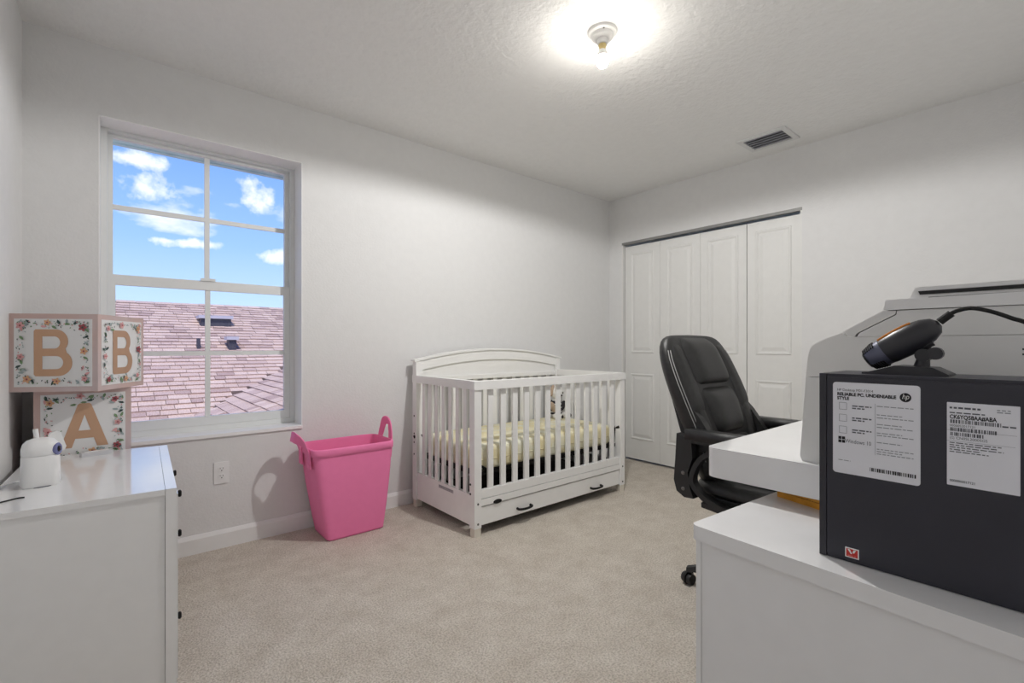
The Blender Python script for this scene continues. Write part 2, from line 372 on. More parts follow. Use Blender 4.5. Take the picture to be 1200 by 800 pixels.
# ------------------------------------------------------------------ ceiling lamp
c = onz(706, 37, ZC); lamp = thing('ceiling_lamp', 'bare glowing bulb in white ceiling lampholder', 'lamp', c)
obj('lampholder', lathe(B(), [(.066, 0), (.066, -.006), (.062, -.012), (.05, -.016), (.047, -.03), (.04, -.036), (.026, -.038), (.024, -.058), (.02, -.06)], n=32), 'porcelain', lamp, smooth=True)
obj('socket', lathe(B(), [(.0175, -.05), (.0175, -.068), (.0145, -.074), (.0145, -.086)], n=20), 'brass_bit', lamp, smooth=True)
obj('screw', lathe(B(), [(.004, -.018), (.004, -.015)], c=(-.035, -.036, 0), n=8), 'bolt', lamp)
bh = obj('bulb', lathe(B(), [(.013, -.080), (.0165, -.09), (.024, -.102), (.0285, -.114), (.0295, -.119)], n=24), 'porcelain', lamp, smooth=True, angle=80)
obj('bulb_dome', lathe(B(), [(.0285, -.1185), (.0298, -.122), (.0292, -.134), (.026, -.147), (.018, -.159), (.006, -.165)], n=24), 'bulb_glow', bh, smooth=True, angle=80)
# the bulb throws its light downward and sideways from the dome
ll = bpy.data.lights.new('bulb_light', 'SPOT'); ll.energy = 50; ll.spot_size = math.radians(178); ll.spot_blend = .15; ll.shadow_soft_size = .03; ll.color = (1, .985, .965)
lo_ = bpy.data.objects.new('bulb_light', ll); COL.objects.link(lo_); lo_.location = c+Vector((0, 0, -.199))
# ------------------------------------------------------------------ ceiling vent
q = [onz(*p, ZC) for p in ((871.5, 165.5), (916, 149.5), (928, 160), (885, 174.5))]
vx0 = (q[0].x+q[1].x)/2; vx1 = (q[2].x+q[3].x)/2; vy1 = (q[0].y+q[3].y)/2; vy0 = (q[1].y+q[2].y)/2
vc = Vector(((vx0+vx1)/2, (vy0+vy1)/2, ZC)); hx, hy = (vx1-vx0)/2, (vy1-vy0)/2
vent = thing('ceiling_vent', 'rectangular white ceiling air vent with louvre blades', 'vent', vc)
fr = .032
b = B()
for a in ((-hx-fr, -hx, -hy-fr, hy+fr, -.012, 0), (hx, hx+fr, -hy-fr, hy+fr, -.012, 0), (-hx, hx, -hy-fr, -hy, -.012, 0), (-hx, hx, hy, hy+fr, -.012, 0)): box(b, *a)
obj('frame', b, 'vent_white', vent, bev=.004)
b = B(); D_ = .34
for a in ((-hx-.004, -hx, -hy-.004, hy+.004, 0, D_), (hx, hx+.004, -hy-.004, hy+.004, 0, D_), (-hx, hx, -hy-.004, -hy, 0, D_), (-hx, hx, hy, hy+.004, 0, D_), (-hx-.004, hx+.004, -hy-.004, hy+.004, D_, D_+.004)): box(b, *a)
obj('duct', b, 'track_grey', vent)
for k in range(5):
    x = -hx+(k+.5)*2*hx/5; b = B(); box(b, -.0072, .0072, -hy, hy, -.0008, .0008)
    bmesh.ops.rotate(b, verts=b.verts[:], matrix=Matrix.Rotation(math.radians(2), 3, 'Y'))
    bmesh.ops.translate(b, verts=b.verts[:], vec=(x, 0, -.0075)); obj('louvre', b, 'vent_blade', vent)
# ------------------------------------------------------------------ outlet
oc = ony(259.5, 553.5, YN); ot = thing('wall_outlet', 'white double power outlet on wall below window', 'outlet', oc)
obj('cover_plate', bx(-.036, .036, -.006, 0, -.058, .058), 'trim_white', ot, bev=.003)
for z in (.02, -.02):
    r = B(); prism(r, [(p.x, p.y+z) for p in sring(0, 0, 0, .017, .0145, 3, 16)], -.0085, -.005, 'y'); ro = obj('socket', r, 'trim_white', ot)
    s = B(); box(s, -.008, -.006, -.009, -.008, z+.001, z+.009); box(s, .005, .007, -.009, -.008, z+.001, z+.009); box(s, -.0025, .0025, -.009, -.008, z-.009, z-.004); obj('slot', s, 'slot_black', ro)  # raised dark boxes, shade of the slot openings put in as colour
# ------------------------------------------------------------------ neighbouring house
RY, PITCH = 10.0, .417
RZ = CH+(405.07-357)/FPX*(RY/ray(234, 357).y)
nb = thing('neighbour_house', 'neighbouring house with pinkish shingle roof outside window', 'building', (2, 12, -3.2))
def sub(bm, o):
    for v in bm.verts: v.co -= o
    return bm
HO = Vector((2, 12, -3.2))
obj('wall', sub(bx(-8, 14, 5.2, 14.8, -3.2, -.35), HO), 'stucco', nb)
b = B(); ey0 = 4.6; prism(b, [(ey0, RZ-PITCH*(RY-ey0)), (RY, RZ), (15.4, RZ-PITCH*(RY-ey0)), (15.4, RZ-PITCH*(RY-ey0)-.15), (ey0, RZ-PITCH*(RY-ey0)-.15)], -8.5, 14.5, 'x')
roof = obj('roof', sub(b, HO), 'roof_under', nb)
nA = Vector((0, -PITCH, 1)).normalized(); esA = Vector((0, 1, PITCH)).normalized(); pA = Vector((0, RY, RZ))
# valley with the projecting wing, read off the photograph on the main slope
v1 = onplane(250, 477, pA, nA); v2 = onplane(338, 430, pA, nA)
hB = Vector((0, 1, 0)); nB = hB.cross(v2-v1).normalized()
if nB.z < 0: nB = -nB
esB = nB.cross(hB).normalized()
if esB.z < 0: esB = -esB
vd = (v2-v1)
def sideA(p): return (p.x-v1.x)*vd.y-(p.y-v1.y)*vd.x        # >0: right of valley (the wing)
rB = v1+vd*2.2
lowB = v1-vd*.9
ridgeB = rB
b = B()
P4 = [lowB, rB, Vector((rB.x, rB.y-5.5, rB.z)), Vector((lowB.x, rB.y-5.5, lowB.z))]
top = [b.verts.new(p) for p in P4]; bot = [b.verts.new(p-Vector((0, 0, .12))) for p in P4]
b.faces.new(top); b.faces.new(bot[::-1])
for i in range(4): b.faces.new((top[i], bot[i], bot[(i+1) % 4], top[(i+1) % 4]))
roofB = obj('wing_roof', sub(b, HO), 'roof_under', nb)
rs = random.Random(3)
TAB = {}
EXP = .118
def tabmesh(w, m):
    if (w, m) not in TAB:
        bm = B(); Ln = EXP+.035; t = .022
        vs = [bm.verts.new(p) for p in ((0, 0, 0), (w-.006, 0, 0), (w-.006, Ln, 0), (0, Ln, 0), (0, 0, t), (w-.006, 0, t), (w-.006, Ln, .004), (0, Ln, .004))]
        for f in ((0, 1, 5, 4), (4, 5, 6, 7), (0, 4, 7, 3), (1, 2, 6, 5), (2, 3, 7, 6)): bm.faces.new([vs[i] for i in f])
        me = bpy.data.meshes.new('shingle'); bm.to_mesh(me); bm.free(); me.materials.append(MT['shingle_%d' % m]); TAB[(w, m)] = me
    return TAB[(w, m)]
def seen(p):
    d = p.x*FW[0]+p.y*FW[1]; u = 600+FPX*(p.x*RT[0]+p.y*RT[1])/d; v = V0-FPX*(p.z-CH)/d
    return (122 < u < 348 and 345 < v < 503), d
cand = []
def courses(par, org, ex, es, n, ncrs, xr, keep):
    for i in range(ncrs):
        x = xr[0]+rs.random()*.3
        while x < xr[1]:
            w = rs.choice((.12, .16, .2, .25)); p = org+ex*x+es*(i*EXP); c = p+ex*w/2+es*EXP/2
            if keep(c):
                ok, d = seen(c); lift = rs.choice((0, 0, .004))
                cand.append((0 if ok else 1, d, par, w, rs.choice((0, 0, 1, 1, 2, 3, 4)), p+n*lift, ex, es, n))
            x += w
courses(roof, pA-esA*EXP*42, Vector((1, 0, 0)), esA, nA, 42, (-3.5, 6.5), lambda c: sideA(c) < .02)
exB = -hB if (-hB).cross(esB).dot(nB) > 0 else hB
ncB = int((rB-lowB).dot(esB)/EXP)
courses(roofB, lowB, exB, esB, nB, ncB, (-8, 8), lambda c: sideA(c) > -.02 and c.y > rB.y-5.4)
cand.sort(key=lambda t: t[:2])
rest = {}
cntp = {}
for k, (ok, d, par, w, m, p, ex, es, n) in enumerate(cand):
    M = Matrix((ex, es, n)).transposed().to_4x4(); M.translation = p-HO
    if ok == 0 and cntp.get(par, 0) < 300:
        cntp[par] = cntp.get(par, 0)+1
        o = bpy.data.objects.new('shingle', tabmesh(w, m)); COL.objects.link(o); o.parent = par; o.matrix_local = M
    else: rest.setdefault(par, []).append((w, m, M))
for par, lst in rest.items():
    V, F, MI = [], [], []
    for w, m, M in lst:
        me = tabmesh(w, m); k = len(V)
        V += [M @ v.co for v in me.vertices]; F += [[k+i for i in f.vertices] for f in me.polygons]; MI += [m]*len(me.polygons)
    me = bpy.data.meshes.new('shingles'); me.from_pydata(V, [], F)
    for i in range(5): me.materials.append(MT['shingle_%d' % i])
    me.polygons.foreach_set('material_index', MI)
    o = bpy.data.objects.new('shingles', me); COL.objects.link(o); o.parent = par; o['kind'] = 'stuff'
# roof vents
def rv(name, u0, u1, vb, hgt, dep, mats, lip=.03):
    p0 = onplane(u0, vb, pA, nA); p1 = onplane(u1, vb, pA, nA); b = B()
    x0, x1, y = p0.x-HO.x, p1.x-HO.x, p0.y-HO.y; z = p0.z-HO.z
    box(b, x0, x1, y, y+dep, z-.05, z+hgt, 0); box(b, x0-lip, x1+lip, y-lip, y+dep+lip, z+hgt, z+hgt+.05, 1)
    obj(name, b, mats, nb)
rv('ridge_vent', 235.5, 270.5, 383, .14, .35, ('vent_lead', 'vent_cap'))
rv('vent_pipe', 231, 235, 410, .12, .08, ('vent_lead', 'vent_lead'), 0)
rv('box_vent', 268.5, 277, 411.5, .17, .2, ('vent_lead', 'vent_cap'))
# ------------------------------------------------------------------ dresser
DZ = .65; da = -math.radians(2.16)
dr = thing('dresser', 'white glossy dresser with small dark knobs against the wall', 'dresser', (.1546, 1.836, 0), da)
DD, DL = .452, .823
obj('body', bx(-DD, -.034, .004, DL, 0, DZ-.018), 'satin_white', dr)
obj('top', bx(-DD, -.034, 0, DL, DZ-.018, DZ), 'gloss_white', dr, bev=.0015)
b = B(); box(b, -.033, -.004, 0, .018, 0, DZ); box(b, -.033, -.004, DL-.018, DL, 0, DZ); box(b, -.033, -.004, .018, DL-.018, DZ-.02, DZ); box(b, -.033, -.004, .018, DL-.018, 0, .03); obj('front_frame', b, 'gloss_white', dr, bev=.0015)
kb = [(.02, .0), (.007, .001)]
for (z0, z1, kz) in ((.035, .262, .118), (.267, .494, .418), (.499, .626, .562)):
    dw = obj('drawer', bx(-.031, 0, .021, DL-.021, z0, z1), 'gloss_white', dr, bev=.002)
    for y in (.27, .62):
        M = Matrix.Translation((0, y, kz)) @ Matrix.Rotation(math.pi/2, 4, 'Y')
        obj('knob', lathe(B(), [(.006, 0), (.005, .008), (.012, .013), (.013, .018), (.009, .022)], n=16, M=M), 'black_metal', dw, smooth=True)
# ------------------------------------------------------------------ letter blocks
BS = .3065
def floral(par, O, ex, ey, s, seed):
    r = random.Random(seed); mats = ['leaf_dark', 'leaf_green', 'leaf_grey', 'bloom_pink', 'bloom_red', 'bloom_peach']; bm = B()
    n = ex.cross(ey)
    def leaf(cx, cy, a, l, w, mi, k):
        pts = [(-l, 0), (-l*.4, w), (l*.4, w*.8), (l, 0), (l*.4, -w*.8), (-l*.4, -w)]
        vs = [bm.verts.new(O+ex*(cx+p[0]*math.cos(a)-p[1]*math.sin(a))+ey*(cy+p[0]*math.sin(a)+p[1]*math.cos(a))+n*(.0006+k*.00002)) for p in pts]
        bm.faces.new(vs).material_index = mi
    k = 0
    for i in range(210):
        t = r.random()*4; e = int(t); f = (t-e)*2-1; d = 1-.05-abs(r.gauss(0, .10))
        if d > .96: d = .95
        x, y = [(f*.95, d), (d, -f*.95), (-f*.95, -d), (-d, f*.95)][e]
        big = r.random()
        leaf(x*s, y*s, r.random()*6.3, s*(.085 if big > .8 else .03), s*(.036 if big > .8 else .014), r.choice((0, 0, 1, 1, 2, 2, 2, 3)), k); k += 1
    for (x, y) in [(-.8, .8), (.8, .8), (.8, -.78), (-.72, -.82), (.86, .05), (.15, -.88), (-.1, .9), (-.88, -.1)]:
        x += r.uniform(-.05, .05); y += r.uniform(-.05, .05); mi = r.choice((3, 3, 4, 5)); R = s*r.uniform(.08, .11)
        for j in range(5): leaf(x*s+R*.6*math.cos(j*1.257), y*s+R*.6*math.sin(j*1.257), j*1.257, R*.6, R*.42, mi, k)
        leaf(x*s, y*s, 0, R*.3, R*.3, 4 if mi != 4 else 0, k+3); k += 5
    obj('floral_print', bm, mats, par)['kind'] = 'stuff'
def block(x, y, z, rz, letters, label):
    t = thing('letter_block', label, 'toy block', (x, y, z), rz, 'stacked letter blocks')
    h = BS/2
    obj('box', bx(-h, h, -h, h, 0, BS), 'rose', t, bev=.003)
    for (nx, ny), (ch, m) in letters.items():
        n = Vector((nx, ny, 0)); ex = Vector((-ny, nx, 0)); ey = Vector((0, 0, 1))
        C = n*h+ey*h; s = h*.87
        p = B(); loft(p, [[C+ex*a*s+ey*c_*s+n*d for a, c_ in ((-1, -1), (1, -1), (1, 1), (-1, 1))] for d in (-.001, .0012)])
        po = obj('panel', p, 'panel_white', t)
        floral(po, C+n*.0013, ex, ey, s*.97, int(nx*7+ny*13+z*100+len(ch)*31) % 1000)
        if ch:
            bm = glyph_bm(ch, BS*(.43 if ch == 'B' else .5), BS*.60, C+n*.0024, ex, ey)
            obj('letter', bm, m, po)
ac = (-.098, YN-.003-BS/2)
block(ac[0], ac[1], 0, 0, {(0, -1): ('', '')}, 'rose floral block standing on the carpet, lowest of the stack')
block(ac[0], ac[1], BS, 0, {(0, -1): ('', '')}, 'rose floral block second from the carpet, hidden behind dresser')
block(ac[0], ac[1], 2*BS, 0, {(0, -1): ('A', 'gold_foil')}, 'rose floral block showing the letter A, under the topmost block')
mc = Vector((-.052, 2.51)); ang = math.radians(-30)
bc = mc+Vector((math.cos(ang+math.pi)*BS/2, math.sin(ang+math.pi)*BS/2))+Vector((math.cos(ang+math.pi/2)*BS/2, math.sin(ang+math.pi/2)*BS/2))
block(bc.x, bc.y, 3*BS, ang, {(0, -1): ('B', 'gold_foil'), (1, 0): ('B', 'gold_foil')}, 'rose floral block with gold letter B, topmost of the stack')
# ------------------------------------------------------------------ baby monitor, remote and cords on the dresser
p = onz(46, 571, DZ); mo = thing('monitor_camera', 'white plastic baby monitor camera with blue ringed lens on dresser', 'camera', (p.x, p.y+.035, DZ), math.radians(12))
b = B(); rings = [sring(0, 0, z, a, c_, 3.2, 28) for z, a, c_ in ((0, .044, .036), (.006, .047, .039), (.05, .046, .039), (.092, .045, .038), (.098, .043, .036))]
loft(b, rings); obj('body', b, 'cream_plastic', mo, smooth=True, angle=50)
b = B(); loft(b, [sring(0, 0, z, a, c_, 2.6, 28) for z, a, c_ in ((.0985, .0445, .0375), (.1, .0455, .0385), (.118, .0455, .0385), (.134, .042, .0355), (.146, .033, .028), (.152, .018, .014))]); obj('camera_head', b, 'cream_plastic', mo, smooth=True, angle=60)
Ml = Matrix.Translation((.034, -.020, .114)) @ Vector((.86, -.5, .05)).to_track_quat('Z', 'Y').to_matrix().to_4x4()
lo = obj('lens_ring', lathe(B(), [(.019, -.006), (.02, .006), (.016, .009), (.012, .007)], n=24, M=Ml), 'lens_blue', mo, smooth=True)
obj('lens', lathe(B(), [(.0095, .004), (.0095, .009), (.005, .011)], n=20, M=Ml), 'lens_black', lo, smooth=True)
b = B(); tube(b, [(-.004, .03, .14), (-.008, .034, .178)], .0065, 12); obj('antenna', b, 'cream_plastic', mo, smooth=True)
b = B(); prism(b, [(.02, .1), (.062, .1), (.066, .112), (.052, .16), (.04, .166), (.026, .16), (.02, .14)], .028, .044, 'y'); obj('rear_stand', b, 'cream_plastic', mo, bev=.004)
obj('foot_ring', lathe(B(), [(.041, -.0005), (.041, .002)], n=28), 'ink_mid', mo)
p = onz(113, 533, DZ); rc = thing('remote_control', 'small grey white remote lying on dresser before the letter blocks', 'remote', (p.x, p.y, DZ), math.radians(14))
obj('case', bx(-.05, .05, -.018, .018, .0, .017), 'pale_grey_plastic', rc, bev=.007, seg=3)
b = B(); box(b, -.038, .038, -.011, .011, .0168, .0185); obj('button_strip', b, 'cream_plastic', rc, bev=.0008)
p0 = onz(30, 545, DZ); cd = curve([(mo.location.x-.02, mo.location.y+.05, DZ+.004), (-.24, 2.24, DZ+.004), (-.27, 2.20, DZ+.004), (-.285, 2.10, DZ+.004), (-.292, 2.0, DZ+.003)], 8)
tag(obj('power_cord', tube(B(), cd, .0028), 'cream_plastic', smooth=True), 'thin white cord curling behind the baby monitor on dresser', 'cord')
cd = curve([(-.29, 1.965, DZ+.0025), (-.25, 1.98, DZ+.0025), (-.22, 2.0, DZ+.0025), (-.205, 2.0, DZ+.0025)], 6)
tag(obj('dark_cord', tube(B(), cd, .0022), 'rubber', smooth=True), 'short dark cord end lying flat on dresser top', 'cord')
# ------------------------------------------------------------------ laundry bin
BH = .525
BT = ((.826, 1.302), (2.655, 2.962)); BB = ((.915, 1.25), (2.695, 2.94))
bn = thing('laundry_bin', 'bright pink fabric laundry bin with loop handles beside crib', 'laundry bin', ((BB[0][0]+BB[0][1])/2, (BB[1][0]+BB[1][1])/2, 0))
ox, oy = bn.location.x, bn.location.y
def bring(t, ins, z=None):
    x0 = BB[0][0]+(BT[0][0]-BB[0][0])*t+ins; x1 = BB[0][1]+(BT[0][1]-BB[0][1])*t-ins; y0 = BB[1][0]+(BT[1][0]-BB[1][0])*t+ins; y1 = BB[1][1]+(BT[1][1]-BB[1][1])*t-ins
    e = 14-7*t
    return [Vector((p.x-ox, p.y-oy, BH*t if z is None else z)) for p in sring((x0+x1)/2, (y0+y1)/2, 0, (x1-x0)/2, (y1-y0)/2, e, 64)]
b = B(); loft(b, [bring(0, .008, 0), bring(.012, 0), bring(.03, 0)]+[bring(.03+.97*k/7, -.004*math.sin(math.pi*k/7)) for k in range(1, 8)], cap=False)
loft(b, [bring(1, 0), bring(1, .004, BH+.001), bring(.985, .006)], cap=False)
f0 = bring(0, .008, 0); b.faces.new([b.verts.new(v) for v in f0])
bo = obj('body', b, 'bin_pink', bn, smooth=True, angle=70)
b = B(); loft(b, [bring(1, .005, BH), bring(.9, .007), bring(.5, .007), bring(.02, .01)], cap=False); b.faces.new([b.verts.new(v) for v in bring(.02, .01)])
obj('lining', b, 'bin_pink', bn, smooth=True, angle=70)
b = B(); loft(b, [bring(.925, -.004), bring(.93, -.008), bring(.995, -.007), bring(1, -.003, BH+.003), bring(1, .004, BH+.003), bring(.99, .006)], cap=False); obj('rim_band', b, 'bin_pink', bn, smooth=True, angle=60)
for sx in (-1, 1):
    X = (BT[0][0] if sx < 0 else BT[0][1])-ox; ym = (BT[1][0]+BT[1][1])/2-oy
    lean = -.11 if sx < 0 else .0
    pts = curve([(X+sx*.006, ym-.075, .40), (X+sx*.01, ym-.075, .50), (X+sx*.012+lean*.5, ym-.07, .56), (X+sx*.012+lean*.9, ym-.035, .602), (X+sx*.012+lean*.9, ym+.035, .602), (X+sx*.012+lean*.5, ym+.07, .56), (X+sx*.01, ym+.075, .50), (X+sx*.006, ym+.075, .40)], 6)
    if sx < 0: pts = curve([(X-.002, ym-.075, .42), (X-.006, ym-.075, .50), (X-.03, ym-.07, .555), (X-.065, ym-.035, .59), (X-.065, ym+.035, .59), (X-.03, ym+.07, .555), (X-.006, ym+.075, .50), (X-.002, ym+.075, .42)], 6)
    else: pts = curve([(X-.004, ym-.075, .42), (X+.004, ym-.075, .50), (X+.012, ym-.06, .57), (X+.016, ym-.03, .625), (X+.016, ym+.03, .625), (X+.012, ym+.06, .57), (X+.004, ym+.075, .50), (X-.004, ym+.075, .42)], 6)
    b = B(); rings = []
    for i, p in enumerate(pts):
        tg = (pts[min(i+1, len(pts)-1)]-pts[max(0, i-1)]).normalized(); w = Vector((1, 0, 0)); w = (w-tg*w.dot(tg)).normalized(); nn = tg.cross(w)
        rings.append([p+w*a*.017+nn*c_*.003 for a, c_ in ((-1, -1), (1, -1), (1, 1), (-1, 1))])
    rings = []
    for i, p in enumerate(pts):
        tg = (pts[min(i+1, len(pts)-1)]-pts[max(0, i-1)]).normalized(); nn = Vector((sx, 0, .25)).normalized(); nn = (nn-tg*nn.dot(tg)).normalized(); w = tg.cross(nn)
        rings.append([p+w*a*.026+nn*c_*.003 for a, c_ in ((-1, -1), (1, -1), (1, 1), (-1, 1))])
    ho = obj('handle', loft(b, rings), 'bin_pink', bn, smooth=True, angle=40)
    for dy in (-.075, .075):
        M = Matrix.Translation((X+sx*.003, ym+dy, .45)) @ Matrix.Rotation(sx*math.pi/2, 4, 'Y')
        obj('rivet', lathe(B(), [(.009, 0), (.009, .004), (.005, .006)], n=12, M=M), 'bin_pink', ho, smooth=True)
# ------------------------------------------------------------------ crib
CX0, CX1, CYF, CYB = 1.573, 2.968, 2.212, 2.945
cb = thing('baby_crib', 'white wooden baby crib with slats and lower drawer', 'crib', ((CX0+CX1)/2, (CYF+CYB)/2, 0))
ox, oy = cb.location.x, cb.location.y
def cbx(x0, x1, y0, y1, z0, z1): return bx(x0-ox, x1-ox, y0-oy, y1-oy, z0, z1)
RT_, RB_ = .896, .846; PW = .05
def part(n, a, m='crib_white', par=None, bev=.004): return obj(n, cbx(*a), m, par or cb, bev=bev)
for (x0, y0, zt) in ((CX0, CYF, .888), (CX1-PW, CYF, .888), (CX0, CYB-PW, .995), (CX1-PW, CYB-PW, .995)):
    po = part('post', (x0, x0+PW, y0, y0+PW, .05, zt))
    part('foot', (x0+.003, x0+PW-.003, y0+.003, y0+PW-.003, 0, .05), 'leg_cream', po, .002)
    if y0 == CYF:
        for z in (.868, .19, .075):
            for (xx, yy, dirn) in ((x0+PW/2, CYF, 'y'),):
                M = Matrix.Translation((xx-ox, yy-oy, z)) @ Matrix.Rotation(math.pi/2, 4, 'X')
                obj('bolt', lathe(B(), [(.0065, -.002), (.0065, .002), (.003, .003)], n=12, M=M), 'bolt', po)
        if x0 == CX0:
            for z in (.868, .30, .245):
                M = Matrix.Translation((CX0-ox, CYF+PW*.8-oy, z)) @ Matrix.Rotation(-math.pi/2, 4, 'Y')
                obj('bolt', lathe(B(), [(.0065, -.002), (.0065, .002), (.003, .003)], n=12, M=M), 'black_metal', po)
    elif x0 == CX0:
        for z in (.62, .50, .44, .36):
            M = Matrix.Translation((CX0-ox, CYB-PW*.45-oy, z)) @ Matrix.Rotation(-math.pi/2, 4, 'Y')
            obj('bolt', lathe(B(), [(.006, -.002), (.006, .0015)], n=10, M=M), 'black_metal', po)  # black discs standing in for the shade inside open bolt holes
part('top_rail', (CX0-.006, CX1+.006, CYF-.006, CYF+.04, RB_, RT_))
part('bottom_rail', (CX0+PW, CX1-PW, CYF+.008, CYF+.036, .213, .262))
part('lower_rail', (CX0+PW, CX1-PW, CYF+.004, CYF+.036, .172, .209), bev=.002)
part('end_rail', (CX0-.005, CX0+.039, CYF+.0405, CYB-.001, RB_+.003, RT_+.002)); part('end_rail', (CX1-.039, CX1+.005, CYF+.0405, CYB-.001, RB_+.003, RT_+.002))
for x in (CX0+.01, CX1-.036):
    part('end_panel', (x, x+.026, CYF+PW, CYB-PW, .058, .235), bev=.003)
# slats share one mesh
def slats(pos, me, n):
    first = None
    for p in pos:
        if first is None: first = me; first.location = p
        else: dup(first, cb, p)
fs = obj('slat', bx(-.019, .019, -.007, .007, .26, RB_+.004), 'crib_white', cb, bev=.003)
slats([Vector((CX0+PW+(CX1-CX0-2*PW)*(k+.83)/13.66-ox, CYF+.021-oy, 0)) for k in range(13)], fs, 0)
bs = obj('slat', bx(-.019, .019, -.007, .007, .26, .86), 'crib_white', cb, bev=.003)
slats([Vector((CX0+PW+(CX1-CX0-2*PW)*(k+.83)/13.66-ox, CYB-.022-oy, 0)) for k in range(13)], bs, 0)
es_ = obj('slat', bx(-.007, .007, -.017, .017, .232, RB_+.008), 'crib_white', cb, bev=.003)
slats([Vector((x-ox, CYF+PW+(CYB-CYF-2*PW)*(k+.9)/7.8-oy, 0)) for x in (CX0+.023, CX1-.023) for k in range(7)], es_, 0)
part('back_bottom_rail', (CX0+PW, CX1-PW, CYB-.036, CYB-.008, .172, .262))
# headboard with arched cap
def arch(x, z0, rise): t = (x-(CX0+CX1)/2)/((CX1-CX0)/2); return z0+rise*(1-t*t)
xs = [CX0+.002+(CX1-CX0-.004)*i/24 for i in range(25)]
b = B(); prism(b, [(CX0+.05-ox, .858), (CX1-.05-ox, .858)]+[(x-ox, arch(x, .96, .072)) for x in xs[::-1][1:-1]], CYB-.030-oy, CYB-.012-oy, 'y'); hb = obj('headboard', b, 'crib_white', cb)
b = B(); rr = []
for x in xs: rr.append([Vector((x-ox, CYB-.044-oy, arch(x, .945, .072)-.02)), Vector((x-ox, CYB-.004-oy, arch(x, .945, .072)-.02)), Vector((x-ox, CYB-.004-oy, arch(x, .992, .076))), Vector((x-ox, CYB-.044-oy, arch(x, .992, .076)))])
obj('headboard_rail', loft(b, rr), 'crib_white', hb, bev=.003)
b = B(); rr = []
for x in [CX0-.012]+xs+[CX1+.012]: 
    z = arch(min(max(x, CX0), CX1), .992, .076)
    rr.append([Vector((x-ox, CYB-.056-oy, z)), Vector((x-ox, CYB+.004-oy, z)), Vector((x-ox, CYB+.004-oy, z+.014)), Vector((x-ox, CYB-.056-oy, z+.014))])
obj('headboard_cap', loft(b, rr), 'crib_white', hb, bev=.004)
part('headboard_base_rail', (CX0+PW, CX1-PW, CYB-.042, CYB-.006, .853, .883), par=hb)
# drawer under the crib
df = part('drawer', (CX0+PW+.004, CX1-PW-.004, CYF+.010, CYF+.028, .060, .164), bev=.002)
b = B()
for a in ((CX0+.09, CX1-.09, CYF+.03, CYB-.08, .05, .062), (CX0+.09, CX0+.102, CYF+.03, CYB-.08, .06, .15), (CX1-.102, CX1-.09, CYF+.03, CYB-.08, .06, .15), (CX0+.09, CX1-.09, CYB-.092, CYB-.08, .06, .15)): box(b, a[0]-ox, a[1]-ox, a[2]-oy, a[3]-oy, a[4], a[5])
obj('drawer_box', b, 'dark_fabric', df)
obj('dark_filler', cbx(CX0+.095, CX1-.095, CYF+.04, CYB-.09, .10, .145), 'dark_fabric', df)  # dark slab added to darken the drawer, standing for stored things
for (u, v) in ((614, 594), (698, 570.5)):
    p = ony(u, v, CYF+.008); h = []
    pts = curve([(p.x-ox-.054, CYF+.010-oy, p.z+.004), (p.x-ox-.05, CYF-.012-oy, p.z+.002), (p.x-ox, CYF-.018-oy, p.z-.001), (p.x-ox+.05, CYF-.012-oy, p.z+.002), (p.x-ox+.054, CYF+.010-oy, p.z+.004)], 6)
    obj('handle', tube(B(), pts, .0075, 10), 'black_metal', df, smooth=True)
p = ony(583, 587, CYF+.004); b = B(); prism(b, [(q_.x+p.x-ox, q_.y+p.z) for q_ in sring(0, 0, 0, .031, .0125, 2, 24)], CYF+.001-oy, CYF+.006-oy, 'y'); obj('maker_badge', b, 'black_metal', cb)
p = onx(522, 572.5, CX0+.0095); b = bx(CX0+.0085-ox, CX0+.011-ox, p.y-.09-oy, p.y+.08-oy, p.z-.009, p.z+.011)
lb = obj('warning_label', b, 'pale_grey_plastic', cb)
for dz in (-.004, .002, .007): obj('print_line', bx(CX0+.0078-ox, CX0+.0086-ox, p.y-.085-oy, p.y+.075-oy, p.z+dz-.001, p.z+dz+.001), 'ink_mid', lb)
# mattress support and brackets
sp = B()
for a in ((CX0+.05, CX0+.075, CYF+.05, CYB-.05), (CX1-.075, CX1-.05, CYF+.05, CYB-.05), (CX0+.05, CX1-.05, CYF+.05, CYF+.07), (CX0+.05, CX1-.05, CYB-.07, CYB-.05)): box(sp, a[0]-ox, a[1]-ox, a[2]-oy, a[3]-oy, .335, .36)
box(sp, CX0+.06-ox, CX1-.06-ox, CYF+.06-oy, CYB-.06-oy, .345, .355)
su = obj('mattress_support', sp, 'black_metal', cb)
b = B(); tube(b, curve([(CX0+.03-ox, CYB-.04-oy, .50), (CX0+.06-ox, CYB-.05-oy, .46), (CX0+.06-ox, CYB-.06-oy, .36)], 4), .008, 8); tube(b, [(CX0-.006-ox, CYB-.024-oy, .475), (CX0+.03-ox, CYB-.04-oy, .49)], .011, 8); obj('bracket', b, 'black_metal', su)
b = B(); tube(b, curve([(CX1-.03-ox, CYF+.05-oy, .50), (CX1-.05-ox, CYF+.055-oy, .46), (CX1-.06-ox, CYF+.06-oy, .36)], 4), .008, 8); tube(b, [(CX1-.05-ox, CYF+.012-oy, .49), (CX1-.04-ox, CYF+.05-oy, .475)], .010, 8); obj('bracket', b, 'black_metal', su)
b = B(); tube(b, [(CX0+.052-ox, CYF+.055-oy, .41), (CX0+.14-ox, CYF+.055-oy, .355)], .008, 8); obj('bracket', b, 'black_metal', su)
